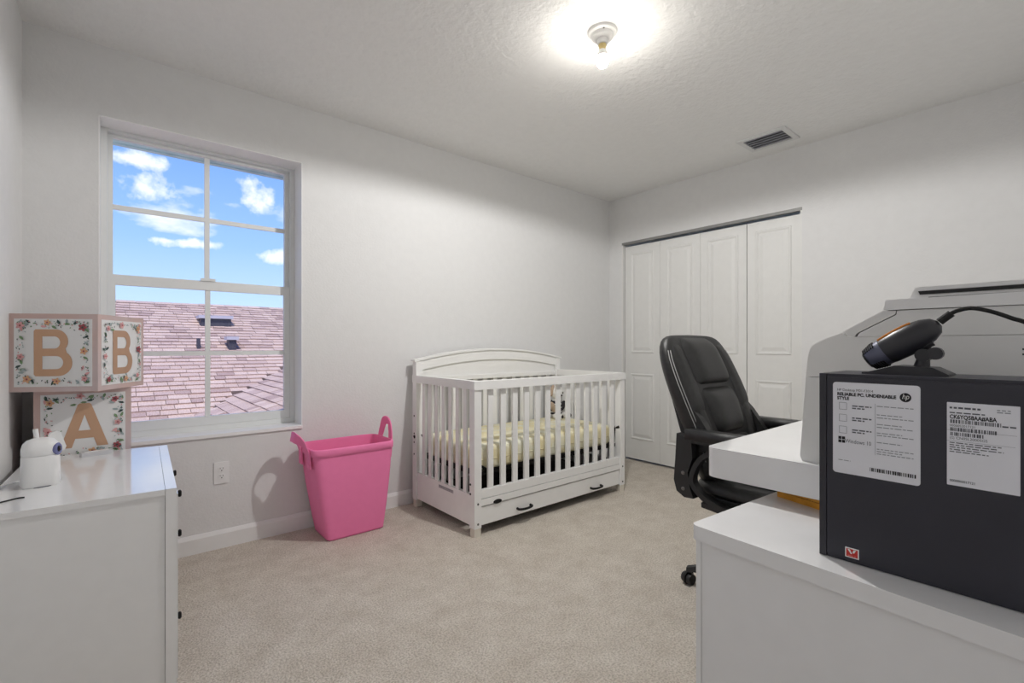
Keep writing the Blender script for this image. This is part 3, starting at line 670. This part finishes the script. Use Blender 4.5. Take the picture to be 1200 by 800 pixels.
# mattress
b = B(); cx, cy = (CX0+CX1)/2, (CYF+CYB)/2; hxm, hym = (CX1-CX0)/2-.058, (CYB-CYF)/2-.056
loft(b, [sring(0, 0, z, hxm-i, hym-i, 12, 48) for z, i in ((0, .02), (.004, .006), (.02, 0), (.115, 0), (.132, .006), (.14, .02))])
mt = thing('crib_mattress', 'pale yellow patterned mattress lying inside the crib', 'mattress', (cx, cy, .36))
obj('mattress_body', b, 'sheet', mt, smooth=True, angle=60)
b = B(); loft(b, [sring(0, 0, z, hxm+o_, hym+o_, 12, 48) for z, o_ in ((.058, .0005), (.062, .003), (.066, .0005))], cap=False); obj('piping', b, 'sheet', mt, smooth=True)
# plush toy
p = onz(650, 493, .5); p = Vector((0, 0, 0))+ony(651, 492, CYB-.15); tx = p.x
py = thing('plush_toy', 'white plush animal in dark striped jumper sitting in crib', 'plush toy', (tx, CYB-.155, .4995), math.radians(8))
b = ellipsoid(B(), (0, 0, .085), (.058, .045, .085)); bd = obj('body', b, 'plush_white', py, smooth=True, angle=180)
for z, w in ((.135, .014), (.105, .011), (.075, .013), (.045, .008)):
    rr_ = math.sqrt(max(0, 1-((z-.085)/.085)**2)); b = B(); loft(b, [sring(0, 0, z+dz, .058*rr_+k, .045*rr_+k, 2, 24) for dz, k in ((-w, .0005), (-w*.6, .004), (w*.6, .004), (w, .0005))], cap=False); obj('jumper_stripe', b, 'plush_dark', bd, smooth=True)
hd = obj('head', ellipsoid(B(), (0, -.008, .215), (.062, .05, .056)), 'plush_white', py, smooth=True, angle=180)
for x in (-.022, .022): obj('eye', ellipsoid(B(), (x, -.055, .212), (.0065, .005, .0075)), 'lens_black', hd, smooth=True, angle=180)
obj('nose', ellipsoid(B(), (0, -.058, .192), (.009, .006, .006)), 'plush_dark', hd, smooth=True, angle=180)
for x, m in ((-.052, 'plush_tan'), (.058, 'plush_grey')): obj('ear', ellipsoid(B(), (x, 0, .232), (.02, .016, .05), Matrix.Rotation(.35*(1 if x < 0 else -1), 3, 'Y')), m, hd, smooth=True, angle=180)
obj('arm', ellipsoid(B(), (.068, -.02, .10), (.02, .022, .045), Matrix.Rotation(.5, 3, 'Y')), 'plush_dark', py, smooth=True, angle=180)
obj('arm', ellipsoid(B(), (-.068, -.02, .10), (.02, .022, .05), Matrix.Rotation(-.5, 3, 'Y')), 'plush_tan', py, smooth=True, angle=180)
for x in (-.055, .055):
    lg = obj('leg', ellipsoid(B(), (x, -.06, .026), (.027, .05, .026)), 'plush_white', py, smooth=True, angle=180)
    obj('foot_pad', ellipsoid(B(), (x, -.107, .027), (.014, .006, .014)), 'plush_dark', lg, smooth=True, angle=180)
# ------------------------------------------------------------------ desk cabinet
KZ = .7145; ka = -math.radians(4.2)
kc = thing('drawer_cabinet', 'white cabinet with rounded top carrying the desktop computer', 'cabinet', (.962, .536, 0), ka)
KW, KL = .52, .70
def rpoly(x0, x1, y0, y1, r, n=6):
    out = []
    for cx_, cy_, a0 in ((x1-r, y1-r, 0), (x0+r, y1-r, 90), (x0+r, y0+r, 180), (x1-r, y0+r, 270)):
        for k in range(n+1): a = math.radians(a0+90*k/n); out.append((cx_+r*math.cos(a), cy_+r*math.sin(a)))
    return out
obj('top', prism(B(), rpoly(-.006, KW, -KL, .004, .018), KZ-.031, KZ, 'z'), 'gloss_white', kc, bev=.004, seg=3)
obj('side_panel', bx(0.006, .024, -KL+.01, -.016, 0, KZ-.032), 'satin_white', kc)
obj('front_frame', bx(0.004, KW-.01, -.0155, -.004, 0, KZ-.032), 'gloss_white', kc, bev=.002)
obj('body', bx(.025, KW-.015, -KL+.01, -.016, 0, KZ-.032), 'satin_white', kc)
for k in range(3):
    z0 = .04+k*.21; d_ = obj('drawer', bx(.022, KW-.03, -.004, .002, z0, z0+.2), 'gloss_white', kc, bev=.001)
    obj('finger_pull', bx(.2, .31, .001, .006, z0+.15, z0+.158), 'vinyl', d_)
# amber boards between cabinet and desk top
SB, ST = .746, .8245
SX0, SY1 = 1.238, .656
p = onz(909, 577.5, KZ)
ab = thing('amber_board', 'two thin amber boards lying under the desk top on cabinet', 'board', (1.298, .500, KZ), math.radians(-17))
obj('board', bx(0.004, .2, -.20, -.004, .0, .014), 'amber_board', ab, bev=.002); obj('board', bx(0, .2, -.20, 0, .017, SB-KZ), 'amber_board', ab, bev=.002)
obj('spacer', bx(.012, .18, -.19, -.012, .0138, .0172), 'paper', ab)
# ------------------------------------------------------------------ desk
dk = thing('desk', 'white desk with thick round cornered top under the printer', 'desk', (1.9, .22, 0))
def dl(pts): return [(x-1.9, y-.22) for x, y in pts]
obj('desk_top', prism(B(), dl(rpoly(SX0, 2.62, -.19, SY1, .03)), SB, ST, 'z'), 'gloss_white', dk, bev=.003, seg=2)
obj('leg_panel', bx(2.55-1.9, 2.60-1.9, -.17-.22, .58-.22, 0, SB), 'satin_white', dk, bev=.002)
obj('back_panel', bx(1.6-1.9, 2.55-1.9, -.17-.22, -.15-.22, .3, SB), 'satin_white', dk)
# ------------------------------------------------------------------ desktop computer
PXX, PZ0, PZ1, PY1, PY0, PT = 1.0, KZ+.001, 1.0495, .308, -.01, .156
pc = thing('desktop_computer', 'black desktop computer tower with white stickers on cabinet', 'computer', (PXX+PT/2, (PY0+PY1)/2, PZ0))
HOp = pc.location.copy()
def pb(x0, x1, y0, y1, z0, z1): return sub(bx(x0, x1, y0, y1, z0, z1), HOp)
obj('case', pb(PXX+.003, PXX+PT, PY0, PY1-.012, PZ0, PZ1), 'pc_black', pc, bev=.002)
obj('front_bezel', pb(PXX+.001, PXX+PT, PY1-.011, PY1, PZ0, PZ1), 'pc_bezel', pc, bev=.003, seg=3)
obj('side_panel', pb(PXX, PXX+.004, PY0+.002, PY1-.0125, PZ0+.008, PZ1-.006), 'pc_black', pc, bev=.0015)
EX, EY = Vector((0, -1, 0)), Vector((0, 0, 1))
def face(u, v, e=.0): p = onx(u, v, PXX-e); return p
def sticker(name, c0, c1, c2, c3, r, label, m='paper'):
    a = [face(*c) for c in (c0, c1, c2, c3)]; y0 = (a[0].y+a[3].y)/2; y1 = (a[1].y+a[2].y)/2; z1 = (a[0].z+a[1].z)/2; z0 = (a[2].z+a[3].z)/2
    b = B(); prism(b, rpoly(min(y0, y1), max(y0, y1), z0, z1, r, 4), PXX-.0008, PXX+.001, 'x')
    o = obj(name, sub(b, HOp), m, pc); o['label'] = label
    return o, y0, y1, z0, z1
def put(par, s, y, z, size, m='ink', off=0, width=None, shear=0, e=.0011, name='lettering'):
    return obj(name, sub(text_bm(s, size, (PXX-e, y, z), EX, EY, off, shear, width=width), HOp), m, par)
def bar(par, y, z, w, h, m='ink', e=.0011, name='print_line'):
    b = B(); vs = [b.verts.new((PXX-e, y-a*w, z+c_*h)) for a, c_ in ((0, 0), (1, 0), (1, 1), (0, 1))]; b.faces.new(vs); return obj(name, sub(b, HOp), m, par)
def squiggle(par, y, z, w, h, m, seed):
    """tiny print too small to read: a broken row of word-length strokes"""
    r = random.Random(seed); b = B(); s = 0
    while s < w:
        l = min(r.uniform(.003, .009), w-s); vs = [b.verts.new((PXX-.0011, y-a, z+c_)) for a, c_ in ((s, 0), (s+l, 0), (s+l, h), (s, h))]; b.faces.new(vs); s += l+.0016
    obj('fine_print', sub(b, HOp), m, par)
def barcode(par, y, z, w, h, seed, m='ink'):
    r = random.Random(seed); b = B(); s = 0
    while s < w:
        l = r.choice((.0008, .0012, .002)); vs = [b.verts.new((PXX-.0011, y-a, z+c_)) for a, c_ in ((s, 0), (s+l, 0), (s+l, h), (s, h))]; b.faces.new(vs); s += l+r.choice((.0006, .001, .0014))
    obj('barcode', sub(b, HOp), m, par)
st, y0, y1, z0, z1 = sticker('feature_sticker', (975, 448), (1077.5, 451), (1080, 569), (977.5, 553), .005, 'white feature sticker with round logo')
sw, sh = y0-y1, z1-z0
def sy(f): return y0-f*sw
def sz(f): return z1-f*sh
put(st, 'HP Desktop M01-F3014', sy(.055), sz(.095), .0062, width=sw*.43)
put(st, 'RELIABLE PC. UNDENIABLE', sy(.055), sz(.145), .0076, off=.00035, width=sw*.69)
put(st, 'STYLE', sy(.055), sz(.19), .0076, off=.00035, width=sw*.15)
# round logo
b = B(); cy_, cz_ = sy(.845), sz(.125); R_ = sw*.062
vs = [b.verts.new((PXX-.0010, cy_-R_*math.cos(2*math.pi*k/32), cz_+R_*math.sin(2*math.pi*k/32))) for k in range(32)]; b.faces.new(vs)
lg = obj('logo', sub(b, HOp), 'ink', st)
o = put(st, 'hp', cy_+R_*.62, cz_-R_*.30, R_*1.6, 'white_print', shear=.25, e=.0014, width=R_*1.2)
for k, fz in enumerate((.27, .40, .53)):
    # line icon: tower, screen, open laptop
    yy, zz = sy(.08), sz(fz+.03); w_, h_ = sw*.09, sh*.075
    for (a, c_, d_, e_) in ((0, 0, w_, .0007), (0, h_, w_, .0007), (0, 0, .0007, h_), (w_, 0, .0007, h_)):
        bar(st, yy-a, zz+c_, d_, e_, 'ink_grey', name='icon_line')
    squiggle(st, sy(.24), sz(fz-.01), sw*.23, .0022, 'ink_mid', k); squiggle(st, sy(.24), sz(fz+.015), sw*.15, .0022, 'ink_mid', k+9)
for k, fz in enumerate((.24, .33, .36, .43, .46, .52, .545, .62, .69, .715, .74)): squiggle(st, sy(.53), sz(fz), sw*(.40 if k % 2 == 0 else .28), .0014, 'ink_grey', 20+k)
bar(st, sy(.51), sz(.75), .0005, sh*.54, 'ink_grey')
for (a, c_) in ((0, 0), (.55, 0), (0, .55), (.55, .55)): bar(st, sy(.07)-a*.010, sz(.665)+c_*.011, .0048, .0052, 'ink', name='logo_pane')
put(st, 'Windows 10', sy(.155), sz(.66), .0098, 'ink_mid', width=sw*.31)
squiggle(st, sy(.07), sz(.86), sw*.15, .0012, 'ink_grey', 5)
barcode(st, sy(.45), sz(.93), sw*.49, .0062, 3)
st, y0, y1, z0, z1 = sticker('product_label', (1111, 470), (1197, 477.5), (1194.5, 581.5), (1108.5, 566.5), .001, 'white product label with barcodes')
sw, sh = y0-y1, z1-z0
squiggle(st, sy(.04), sz(.075), sw*.44, .0028, 'ink_mid', 31); squiggle(st, sy(.70), sz(.065), sw*.18, .0016, 'ink_grey', 32); squiggle(st, sy(.70), sz(.09), sw*.18, .0016, 'ink_grey', 33)
squiggle(st, sy(.04), sz(.13), sw*.5, .0018, 'ink_mid', 34)
put(st, 'CK6YQ58AA#ABA', sy(.04), sz(.195), .0088, off=.00025, width=sw*.66)
barcode(st, sy(.05), sz(.25), sw*.70, .0056, 5, 'ink_mid'); squiggle(st, sy(.77), sz(.25), sw*.18, .0022, 'ink_mid', 35)
put(st, '00000S2017121', sy(.04), sz(.29), .0048, 'ink_mid', width=sw*.36)
barcode(st, sy(.05), sz(.345), sw*.65, .0056, 6, 'ink_mid'); barcode(st, sy(.05), sz(.40), sw*.47, .0054, 7, 'ink_mid')
put(st, '(S) CN0SL2000SGS', sy(.04), sz(.44), .0056, 'ink_mid', width=sw*.53)
bar(st, sy(.0), sz(.335), sw*.96, .0004, 'ink_grey'); bar(st, sy(.0), sz(.465), sw*.94, .0004, 'ink_grey')
for k in range(5): squiggle(st, sy(.04), sz(.49+k*.027), sw*(.72, .66, .75, .45, .55)[k], .0014, 'ink_mid', 40+k)
put(st, '0000002017121', sy(.04), sz(.955), .0052, 'ink_mid', off=.0001, width=sw*.36)
st, y0, y1, z0, z1 = sticker('graphics_sticker', (990, 640), (1006.5, 644), (1007, 656), (991, 651.5), .0006, 'small red sticker with white V mark', 'white_print')
sw, sh = y0-y1, z1-z0
bar(st, sy(.09), sz(.90), sw*.82, sh*.80, 'sticker_red', e=.0010, name='red_field')
b = B()
for pl in (((.16, .14), (.34, .14), (.52, .56), (.42, .60)), ((.62, .14), (.80, .14), (.66, .48), (.54, .44))):
    b.faces.new([b.verts.new((PXX-.0013, sy(a), sz(c_))) for a, c_ in pl])
obj('mark', sub(b, HOp), 'white_print', st); squiggle(st, sy(.2), sz(.84), sw*.6, .0018, 'sticker_pink', 77)
# ------------------------------------------------------------------ microphone
XM = 1.075
mb = onx(1066, 436, XM); mic = thing('microphone', 'black desktop microphone tilted on small stand atop computer', 'microphone', (XM, mb.y, PZ1))
HM = mic.location.copy()
A = onx(1019, 421.5, XM); E_ = onx(1101, 379, XM); ax = (E_-A); Ln = ax.length; Mq = Matrix.Translation(A-HM) @ ax.normalized().to_track_quat('Z', 'X').to_matrix().to_4x4()
r = .0235
obj('body', lathe(B(), [(r*.98, Ln*.24), (r*1.05, Ln*.3), (r*1.1, Ln*.5), (r*1.06, Ln*.68), (r*.9, Ln*.84), (r*.62, Ln*.95), (r*.25, Ln), (.001, Ln*1.002)], n=28, M=Mq), 'mic_black', mic, smooth=True, angle=60)
obj('collar', lathe(B(), [(r*.7, Ln*.0), (r*.82, Ln*.03), (r*.96, Ln*.14), (r*1.0, Ln*.25)], n=28, M=Mq), 'mic_grey', mic, smooth=True, angle=60)
gr = obj('grille', lathe(B(), [(r*.2, -Ln*.035), (r*.6, -Ln*.03), (r*.74, Ln*.0), (r*.5, Ln*.02)], n=28, M=Mq), 'rubber', mic, smooth=True, angle=60)
side = (Vector((-1, 0, 0))); upv = ax.normalized().cross(side).normalized()
if upv.z < 0: upv = -upv
for sgn in (1, -1):
    for k in range(6):
        f_ = .01+k*.032; rr_ = r*(.76+.22*min(1, f_/.15)); c0 = A-HM+ax*f_
        pts = [c0+(side*math.cos(a)+upv*sgn*math.sin(a))*(rr_+.0012) for a in [math.radians(35+110*j/8) for j in range(9)]]
        obj('grille_rib', tube(B(), pts, .0013, 6), 'rubber', gr, smooth=True)
pts = [A-HM+ax*f_+(upv*.90+side*.44)*(r*g_) for f_, g_ in ((.27, 1.035), (.4, 1.09), (.52, 1.10), (.64, 1.08), (.74, 1.02))]
obj('copper_line', tube(B(), pts, .0022, 8), 'copper', mic, smooth=True)
kp = onx(1083, 416, XM)-HM; kb_ = onx(1079, 433, XM)-HM
b = B(); tube(b, [kb_+Vector((0, 0, -.004)), kp], [.013, .008], 12); obj('stand_neck', b, 'mic_black', mic, smooth=True)
b = B(); tube(b, [kp+Vector((-.014, 0, 0)), kp+Vector((.014, 0, 0))], .011, 16); obj('hinge', b, 'mic_black', mic, smooth=True)
k2 = onx(1097, 414, XM-.012)-HM; b = B(); tube(b, [k2+Vector((-.012, 0, 0)), k2+Vector((.004, 0, 0))], .0105, 14); obj('knob', b, 'mic_black', mic, bev=.001)
b = B(); tube(b, [kp+Vector((0, 0, .002)), onx(1085, 403, XM)-HM], .008, 12); tube(b, [onx(1080, 407, XM-.006)-HM, onx(1094, 401.5, XM-.006)-HM], .005, 8); obj('clamp', b, 'mic_black', mic, smooth=True)
b = B(); ya = onx(1016, 437, XM).y-HM.y; yb = onx(1116, 437, XM).y-HM.y
prism(b, [(ya, 0), (yb, 0), (yb, .003), (yb+.02, .014), (kb_.y+.03, .016), (ya-.01, .004), (ya, .003)], -.034, .034, 'x'); obj('base_plate', b, 'mic_black', mic, bev=.0015)
pl0 = onx(1101, 377, XM)-HM; pl1 = onx(1115, 367, XM)-HM
cbx_ = B(); tube(cbx_, [pl0, pl1], .0062, 12); obj('plug', cbx_, 'rubber', mic, bev=.001)
cp = [onx(u, v, XM)-HM for u, v in ((1113, 368), (1122, 364), (1138, 361), (1160, 364.5), (1185, 372.5), (1210, 383))]+[Vector((.03, -.17, .03)), Vector((.11, -.19, -.16))]
obj('cable', tube(B(), curve(cp, 8), .0034, 10), 'rubber', mic, smooth=True)
# ------------------------------------------------------------------ printer
XP = 1.262
pr = thing('printer', 'large white multifunction printer with document feeder on desk', 'printer', (XP+.2, .2, ST))
HP_ = pr.location.copy()
def yz(pts): 
    out = []
    for u, v in pts: p = onx(u, v, XP); out.append((p.y, p.z))
    return out
PE = -.04
def pprism(name, pts, x0, x1, m='printer_white', bev=.003, par=None): return obj(name, sub(prism(B(), pts, x0, x1, 'x'), HP_), m, par or pr, bev=bev)
seamz = onx(945, 441.5, XP).z
low = [(onx(938, 540, XP).y-.004, ST), (onx(937.5, 535, XP).y, ST+.012)]+yz([(940, 500), (944.5, 441.5)])+[(PE, seamz), (PE, ST)]
pprism('lower_body', low, XP, XP+.40, bev=.004)
s2 = onx(1000, 394.6, XP).z
up = [(onx(945, 441.5, XP).y, seamz+.0015)]+yz([(946, 424), (948, 412), (951.5, 405.5), (956, 402), (970, 395.8), (987, 390.2), (991, 394), (994, 394.6)])+[(PE, s2), (PE, seamz+.0015)]
pprism('upper_body', up, XP, XP+.40, bev=.0015)
fl = yz([(988.5, 388.5), (1034, 364.2), (1050, 363.8), (1049, 368), (1006, 389.3), (1003, 391.5), (1002, 394.2), (995, 394.2), (992.5, 393)])
pprism('input_tray', fl, XP+.001, XP+.40, bev=.0006)
ls = yz([(1004, 394.2), (1007, 389.9), (1050, 368.8), (1051, 363.6)]); zl = onx(1051, 363.6, XP).z
zl2 = onx(1200, 357.4, XP).z
pprism('scanner_body', ls+[(PE, zl2), (PE, s2+.0012)], XP+.0015, XP+.40, bev=.0006)
lt = yz([(1035.5, 363.4), (1038.5, 351.5), (1066, 350)])
pprism('lid', lt+[(PE, onx(1066, 350, XP).z+.002), (PE, zl2+.0008)], XP-.003, XP+.405, 'printer_light', bev=.0015)
tt = yz([(1065, 351), (1072.5, 336.5)]); 
fdr = pprism('feeder', tt+[(PE, tt[1][1]), (PE, tt[0][1])], XP+.002, XP+.39, 'printer_light', bev=.002)
zt_, zb_ = onx(1078, 341, XP).z, onx(1078, 345.2, XP).z
b = B(); prism(b, [(onx(1078, 343, XP).y, zb_), (onx(1076, 339, XP).y, zt_), (PE+.01, zt_), (PE+.01, zb_)], XP-.001, XP+.01, 'x'); obj('feed_slot', sub(b, HP_), 'slot_black', fdr)
zs_ = onx(1088, 348.3, XP).z; obj('guide_line', sub(bx(XP-.0005, XP+.004, PE+.01, onx(1088, 348, XP).y, zs_-.001, zs_+.001), HP_), 'seam', fdr)
for k in range(2): 
    p = onx(1199, 409+k*6, XP); obj('side_vent', sub(bx(XP-.0006, XP+.002, p.y-.03, p.y+.001, p.z-.0016, p.z+.0016), HP_), 'slot_black', pr)
# ------------------------------------------------------------------ office chair (faces the desk, toward -Y)
ch = thing('office_chair', 'black leather high back office chair with padded arms', 'office chair', (2.11, .915, 0))
# centre line of the backrest: z -> (y, half width, half thickness)
BKP = [(.50, .10, .215, .045), (.56, .115, .235, .058), (.66, .135, .255, .066), (.76, .162, .268, .068), (.86, .196, .288, .066), (.96, .236, .292, .062), (1.04, .268, .284, .056), (1.10, .290, .262, .048), (1.135, .301, .226, .038), (1.152, .306, .165, .024)]
def bk(z):
    for a, c_ in zip(BKP, BKP[1:]):
        if z <= c_[0]: t = max(0, (z-a[0])/(c_[0]-a[0])); return [a[i]+(c_[i]-a[i])*t for i in range(1, 4)]
    return BKP[-1][1:]
rings = []
for z, y, a, t in BKP:
    n = 28; ring = []
    for i in range(n):
        th = 2*math.pi*i/n; c_, s_ = math.cos(th), math.sin(th)
        x = a*math.copysign(abs(c_)**.55, c_); yy = t*math.copysign(abs(s_)**.8, s_)
        wrap = -.03*(abs(x)/a)**2.2            # sides wrap forward
        ring.append(Vector((x, y+yy+wrap, z)))
    rings.append(ring)
bkr = obj('backrest', loft(B(), rings), 'leather', ch, sub=1)
def bfront(x, z):
    y, a, t = bk(z); q_ = min(.98, abs(x)/a); return y-t*(1-q_**3.6)**.4-.03*q_**2.2
def pad(name, zlo, zhi, wf, H, m='leather', x0f=None, par=None, nx=12, nz_=12):
    """bulging pad laid on the front of the backrest; wf(t) half width; x0f(t) centre"""
    b = B(); g = []
    for j in range(nz_+1):
        t = j/nz_; row = []
        tt_ = t*2-1
        for i in range(nx+1):
            s = i/nx*2-1; sr = s*(1-.10*tt_**6)
            x = (x0f(t) if x0f else 0)+wf(t)*sr; z = zlo+(zhi-zlo)*t
            hgt = H*((1-abs(s)**4)*(1-abs(tt_)**4))**.55-.006
            row.append(b.verts.new((x, bfront(x, z)-hgt, z)))
        g.append(row)
    for j in range(nz_):
        for i in range(nx): b.faces.new((g[j][i], g[j][i+1], g[j+1][i+1], g[j+1][i]))
    return obj(name, b, m, par or bkr, sub=1)
pad('head_pad', .925, 1.142, lambda t: .155-.006*t-.02*max(0, t-.8)*5, .046)
pad('lumbar_pad', .715, .918, lambda t: .118+.028*t, .043)
pad('lower_pad', .56, .708, lambda t: .20-.04*t, .024)
for sx in (-1, 1):
    pad('side_bolster', .80, 1.115, lambda t: .054-.014*t, .022, x0f=lambda t, sx=sx: sx*(.214-.02*t*t), nx=8)
    pad('side_wing', .56, .86, lambda t: .05-.02*t, .02, x0f=lambda t, sx=sx: sx*(.20+.008*t), nx=8)
    # arm wing panel running from the backrest forward to the arm
    # stitching down the side of the backrest
    for k, dx in enumerate((0, .012)):
        pts = []
        for j in range(14):
            z = .62+.46*j/13; y, a, t = bk(z); th = math.radians(200+k*9) if sx < 0 else math.radians(-20-k*9)
            c_, s_ = math.cos(th), math.sin(th)
            pts.append(Vector(((a+.001)*math.copysign(abs(c_)**.55, c_), y+(t+.001)*math.copysign(abs(s_)**.8, s_)-.03*abs(c_)**1.2, z)))
        obj('stitching', tube(B(), pts, .002, 6), 'stitch', bkr, smooth=True)
# seat
b = B(); loft(b, [sring(0, -.115, z, a, c_, 5, 32) for z, a, c_ in ((.425, .215, .205), (.432, .245, .235), (.46, .262, .255), (.49, .264, .258))]); obj('seat_shell', b, 'leather_trim', ch, smooth=True, angle=60)
b = B(); loft(b, [sring(0, -.115, z, a, c_, 4.5, 32) for z, a, c_ in ((.488, .255, .25), (.494, .268, .262), (.515, .272, .266), (.535, .262, .256), (.545, .235, .23), (.548, .15, .15))]); sc_ = obj('seat_cushion', b, 'leather', ch, sub=1)
b = B(); loft(b, [sring(0, -.125, z, a, c_, 4, 28) for z, a, c_ in ((.54, .20, .20), (.553, .192, .195), (.562, .17, .175), (.566, .10, .11))]); obj('seat_pad', b, 'leather', sc_, sub=1)
for sx in (-1, 1):
    ar = obj('armrest', sub(bx(sx*.285-.031, sx*.285+.031, -.205, .125, 0.716, .757), Vector((0, 0, 0))), 'leather', ch, bev=.018, seg=4)
    for pq in ar.data.polygons: pq.use_smooth = True
    # pad bracket, rear plate and curved strut
    b = B(); prism(b, [(-.15, .702), (.14, .702), (.14, .718), (-.15, .718)], sx*.285-.02, sx*.285+.02, 'x'); obj('arm_bracket', b, 'black_plastic', ar, bev=.003)
    b = B(); prism(b, [(.10, .715), (.165, .735), (.172, .62), (.178, .54), (.165, .495), (.13, .475), (.09, .478), (.105, .52), (.115, .58), (.095, .64)], sx*.288-.019, sx*.288+.019, 'x'); obj('arm_plate', b, 'black_plastic', ar, bev=.005)
    for (yy, zz) in ((.135, .575), (.135, .51)):
        M = Matrix.Translation((sx*.307, yy, zz)) @ Matrix.Rotation(sx*math.pi/2, 4, 'Y'); obj('bolt', lathe(B(), [(.008, -.002), (.008, .002), (.004, .004)], n=12, M=M), 'bolt', ar)
    pts = curve([(sx*.29, -.11, .706), (sx*.29, -.02, .69), (sx*.29, .06, .645), (sx*.29, .10, .56), (sx*.29, .07, .505), (sx*.288, -.01, .468), (sx*.286, -.12, .446), (sx*.28, -.2, .436)], 6)
    rings = []
    for i, p in enumerate(pts):
        tg = (pts[min(i+1, len(pts)-1)]-pts[max(0, i-1)]).normalized(); w = Vector((1, 0, 0)); nn = tg.cross(w).normalized()
        rings.append([p+w*a*.019+nn*c_*.0095 for a, c_ in ((-1, -1), (1, -1), (1, 1), (-1, 1))])
    obj('arm_strut', loft(B(), rings), 'black_plastic', ar, smooth=True, bev=.003, angle=50)
    b = B(); prism(b, [(-.21, .425), (.06, .45), (.06, .47), (-.21, .452)], sx*.24 if sx > 0 else -.30, .30 if sx > 0 else -.24, 'x'); obj('seat_bracket', b, 'black_plastic', ar, bev=.003)
    # lower side wing of upholstery between backrest and arm
    pts2 = [(.12, .66), (.16, .68), (.215, .86), (.17, .885), (.09, .80), (.02, .70), (.0, .665)]
    b = B(); prism(b, pts2, sx*.238-.018, sx*.238+.018, 'x'); obj('side_panel', b, 'leather', ch, bev=.012, seg=3)
obj('tilt_mechanism', bx(-.09, .09, -.15, .10, .385, .428), 'black_metal', ch, bev=.006)
b = B(); tube(b, [(.08, -.02, .405), (.24, -.02, .40)], .006, 8); obj('tilt_lever', b, 'black_plastic', ch, smooth=True)
obj('gas_lift', lathe(B(), [(.028, .09), (.028, .25), (.02, .252), (.02, .39)], n=20), 'black_metal', ch, smooth=True)
hub = obj('base_hub', lathe(B(), [(.045, .065), (.05, .075), (.048, .115), (.032, .125)], n=20), 'black_plastic', ch, smooth=True)
for k in range(5):
    a = math.radians(107+72*k); d = Vector((math.cos(a), math.sin(a), 0)); s_ = Vector((-d.y, d.x, 0))
    rg = []
    for (rr_, zt2, zb2, w) in ((.03, .115, .07, .028), (.12, .108, .075, .025), (.22, .092, .068, .021), (.262, .078, .06, .019)):
        rg.append([d*rr_+s_*w+Vector((0, 0, zb2)), d*rr_-s_*w+Vector((0, 0, zb2)), d*rr_-s_*w*.7+Vector((0, 0, zt2)), d*rr_+s_*w*.7+Vector((0, 0, zt2))])
    lgk = obj('base_leg', loft(B(), rg), 'black_plastic', ch, bev=.003)
    wc = d*.255; wd = (d*.5+s_*.87).normalized(); wn = Vector((-wd.y, wd.x, 0)); b = B()
    for sg in (-1, 1): tube(b, [wc+wn*sg*.006+Vector((0, 0, .027)), wc+wn*sg*.012+Vector((0, 0, .027)), wc+wn*sg*.024+Vector((0, 0, .027))], [.025, .027, .023], 20)
    co = obj('caster', b, 'black_plastic', lgk, smooth=True, angle=40)
    obj('caster_hood', tube(B(), [wc+wn*-.005+Vector((0, 0, .03)), wc+wn*.005+Vector((0, 0, .03))], .031, 20), 'rubber', lgk, smooth=True, angle=40)
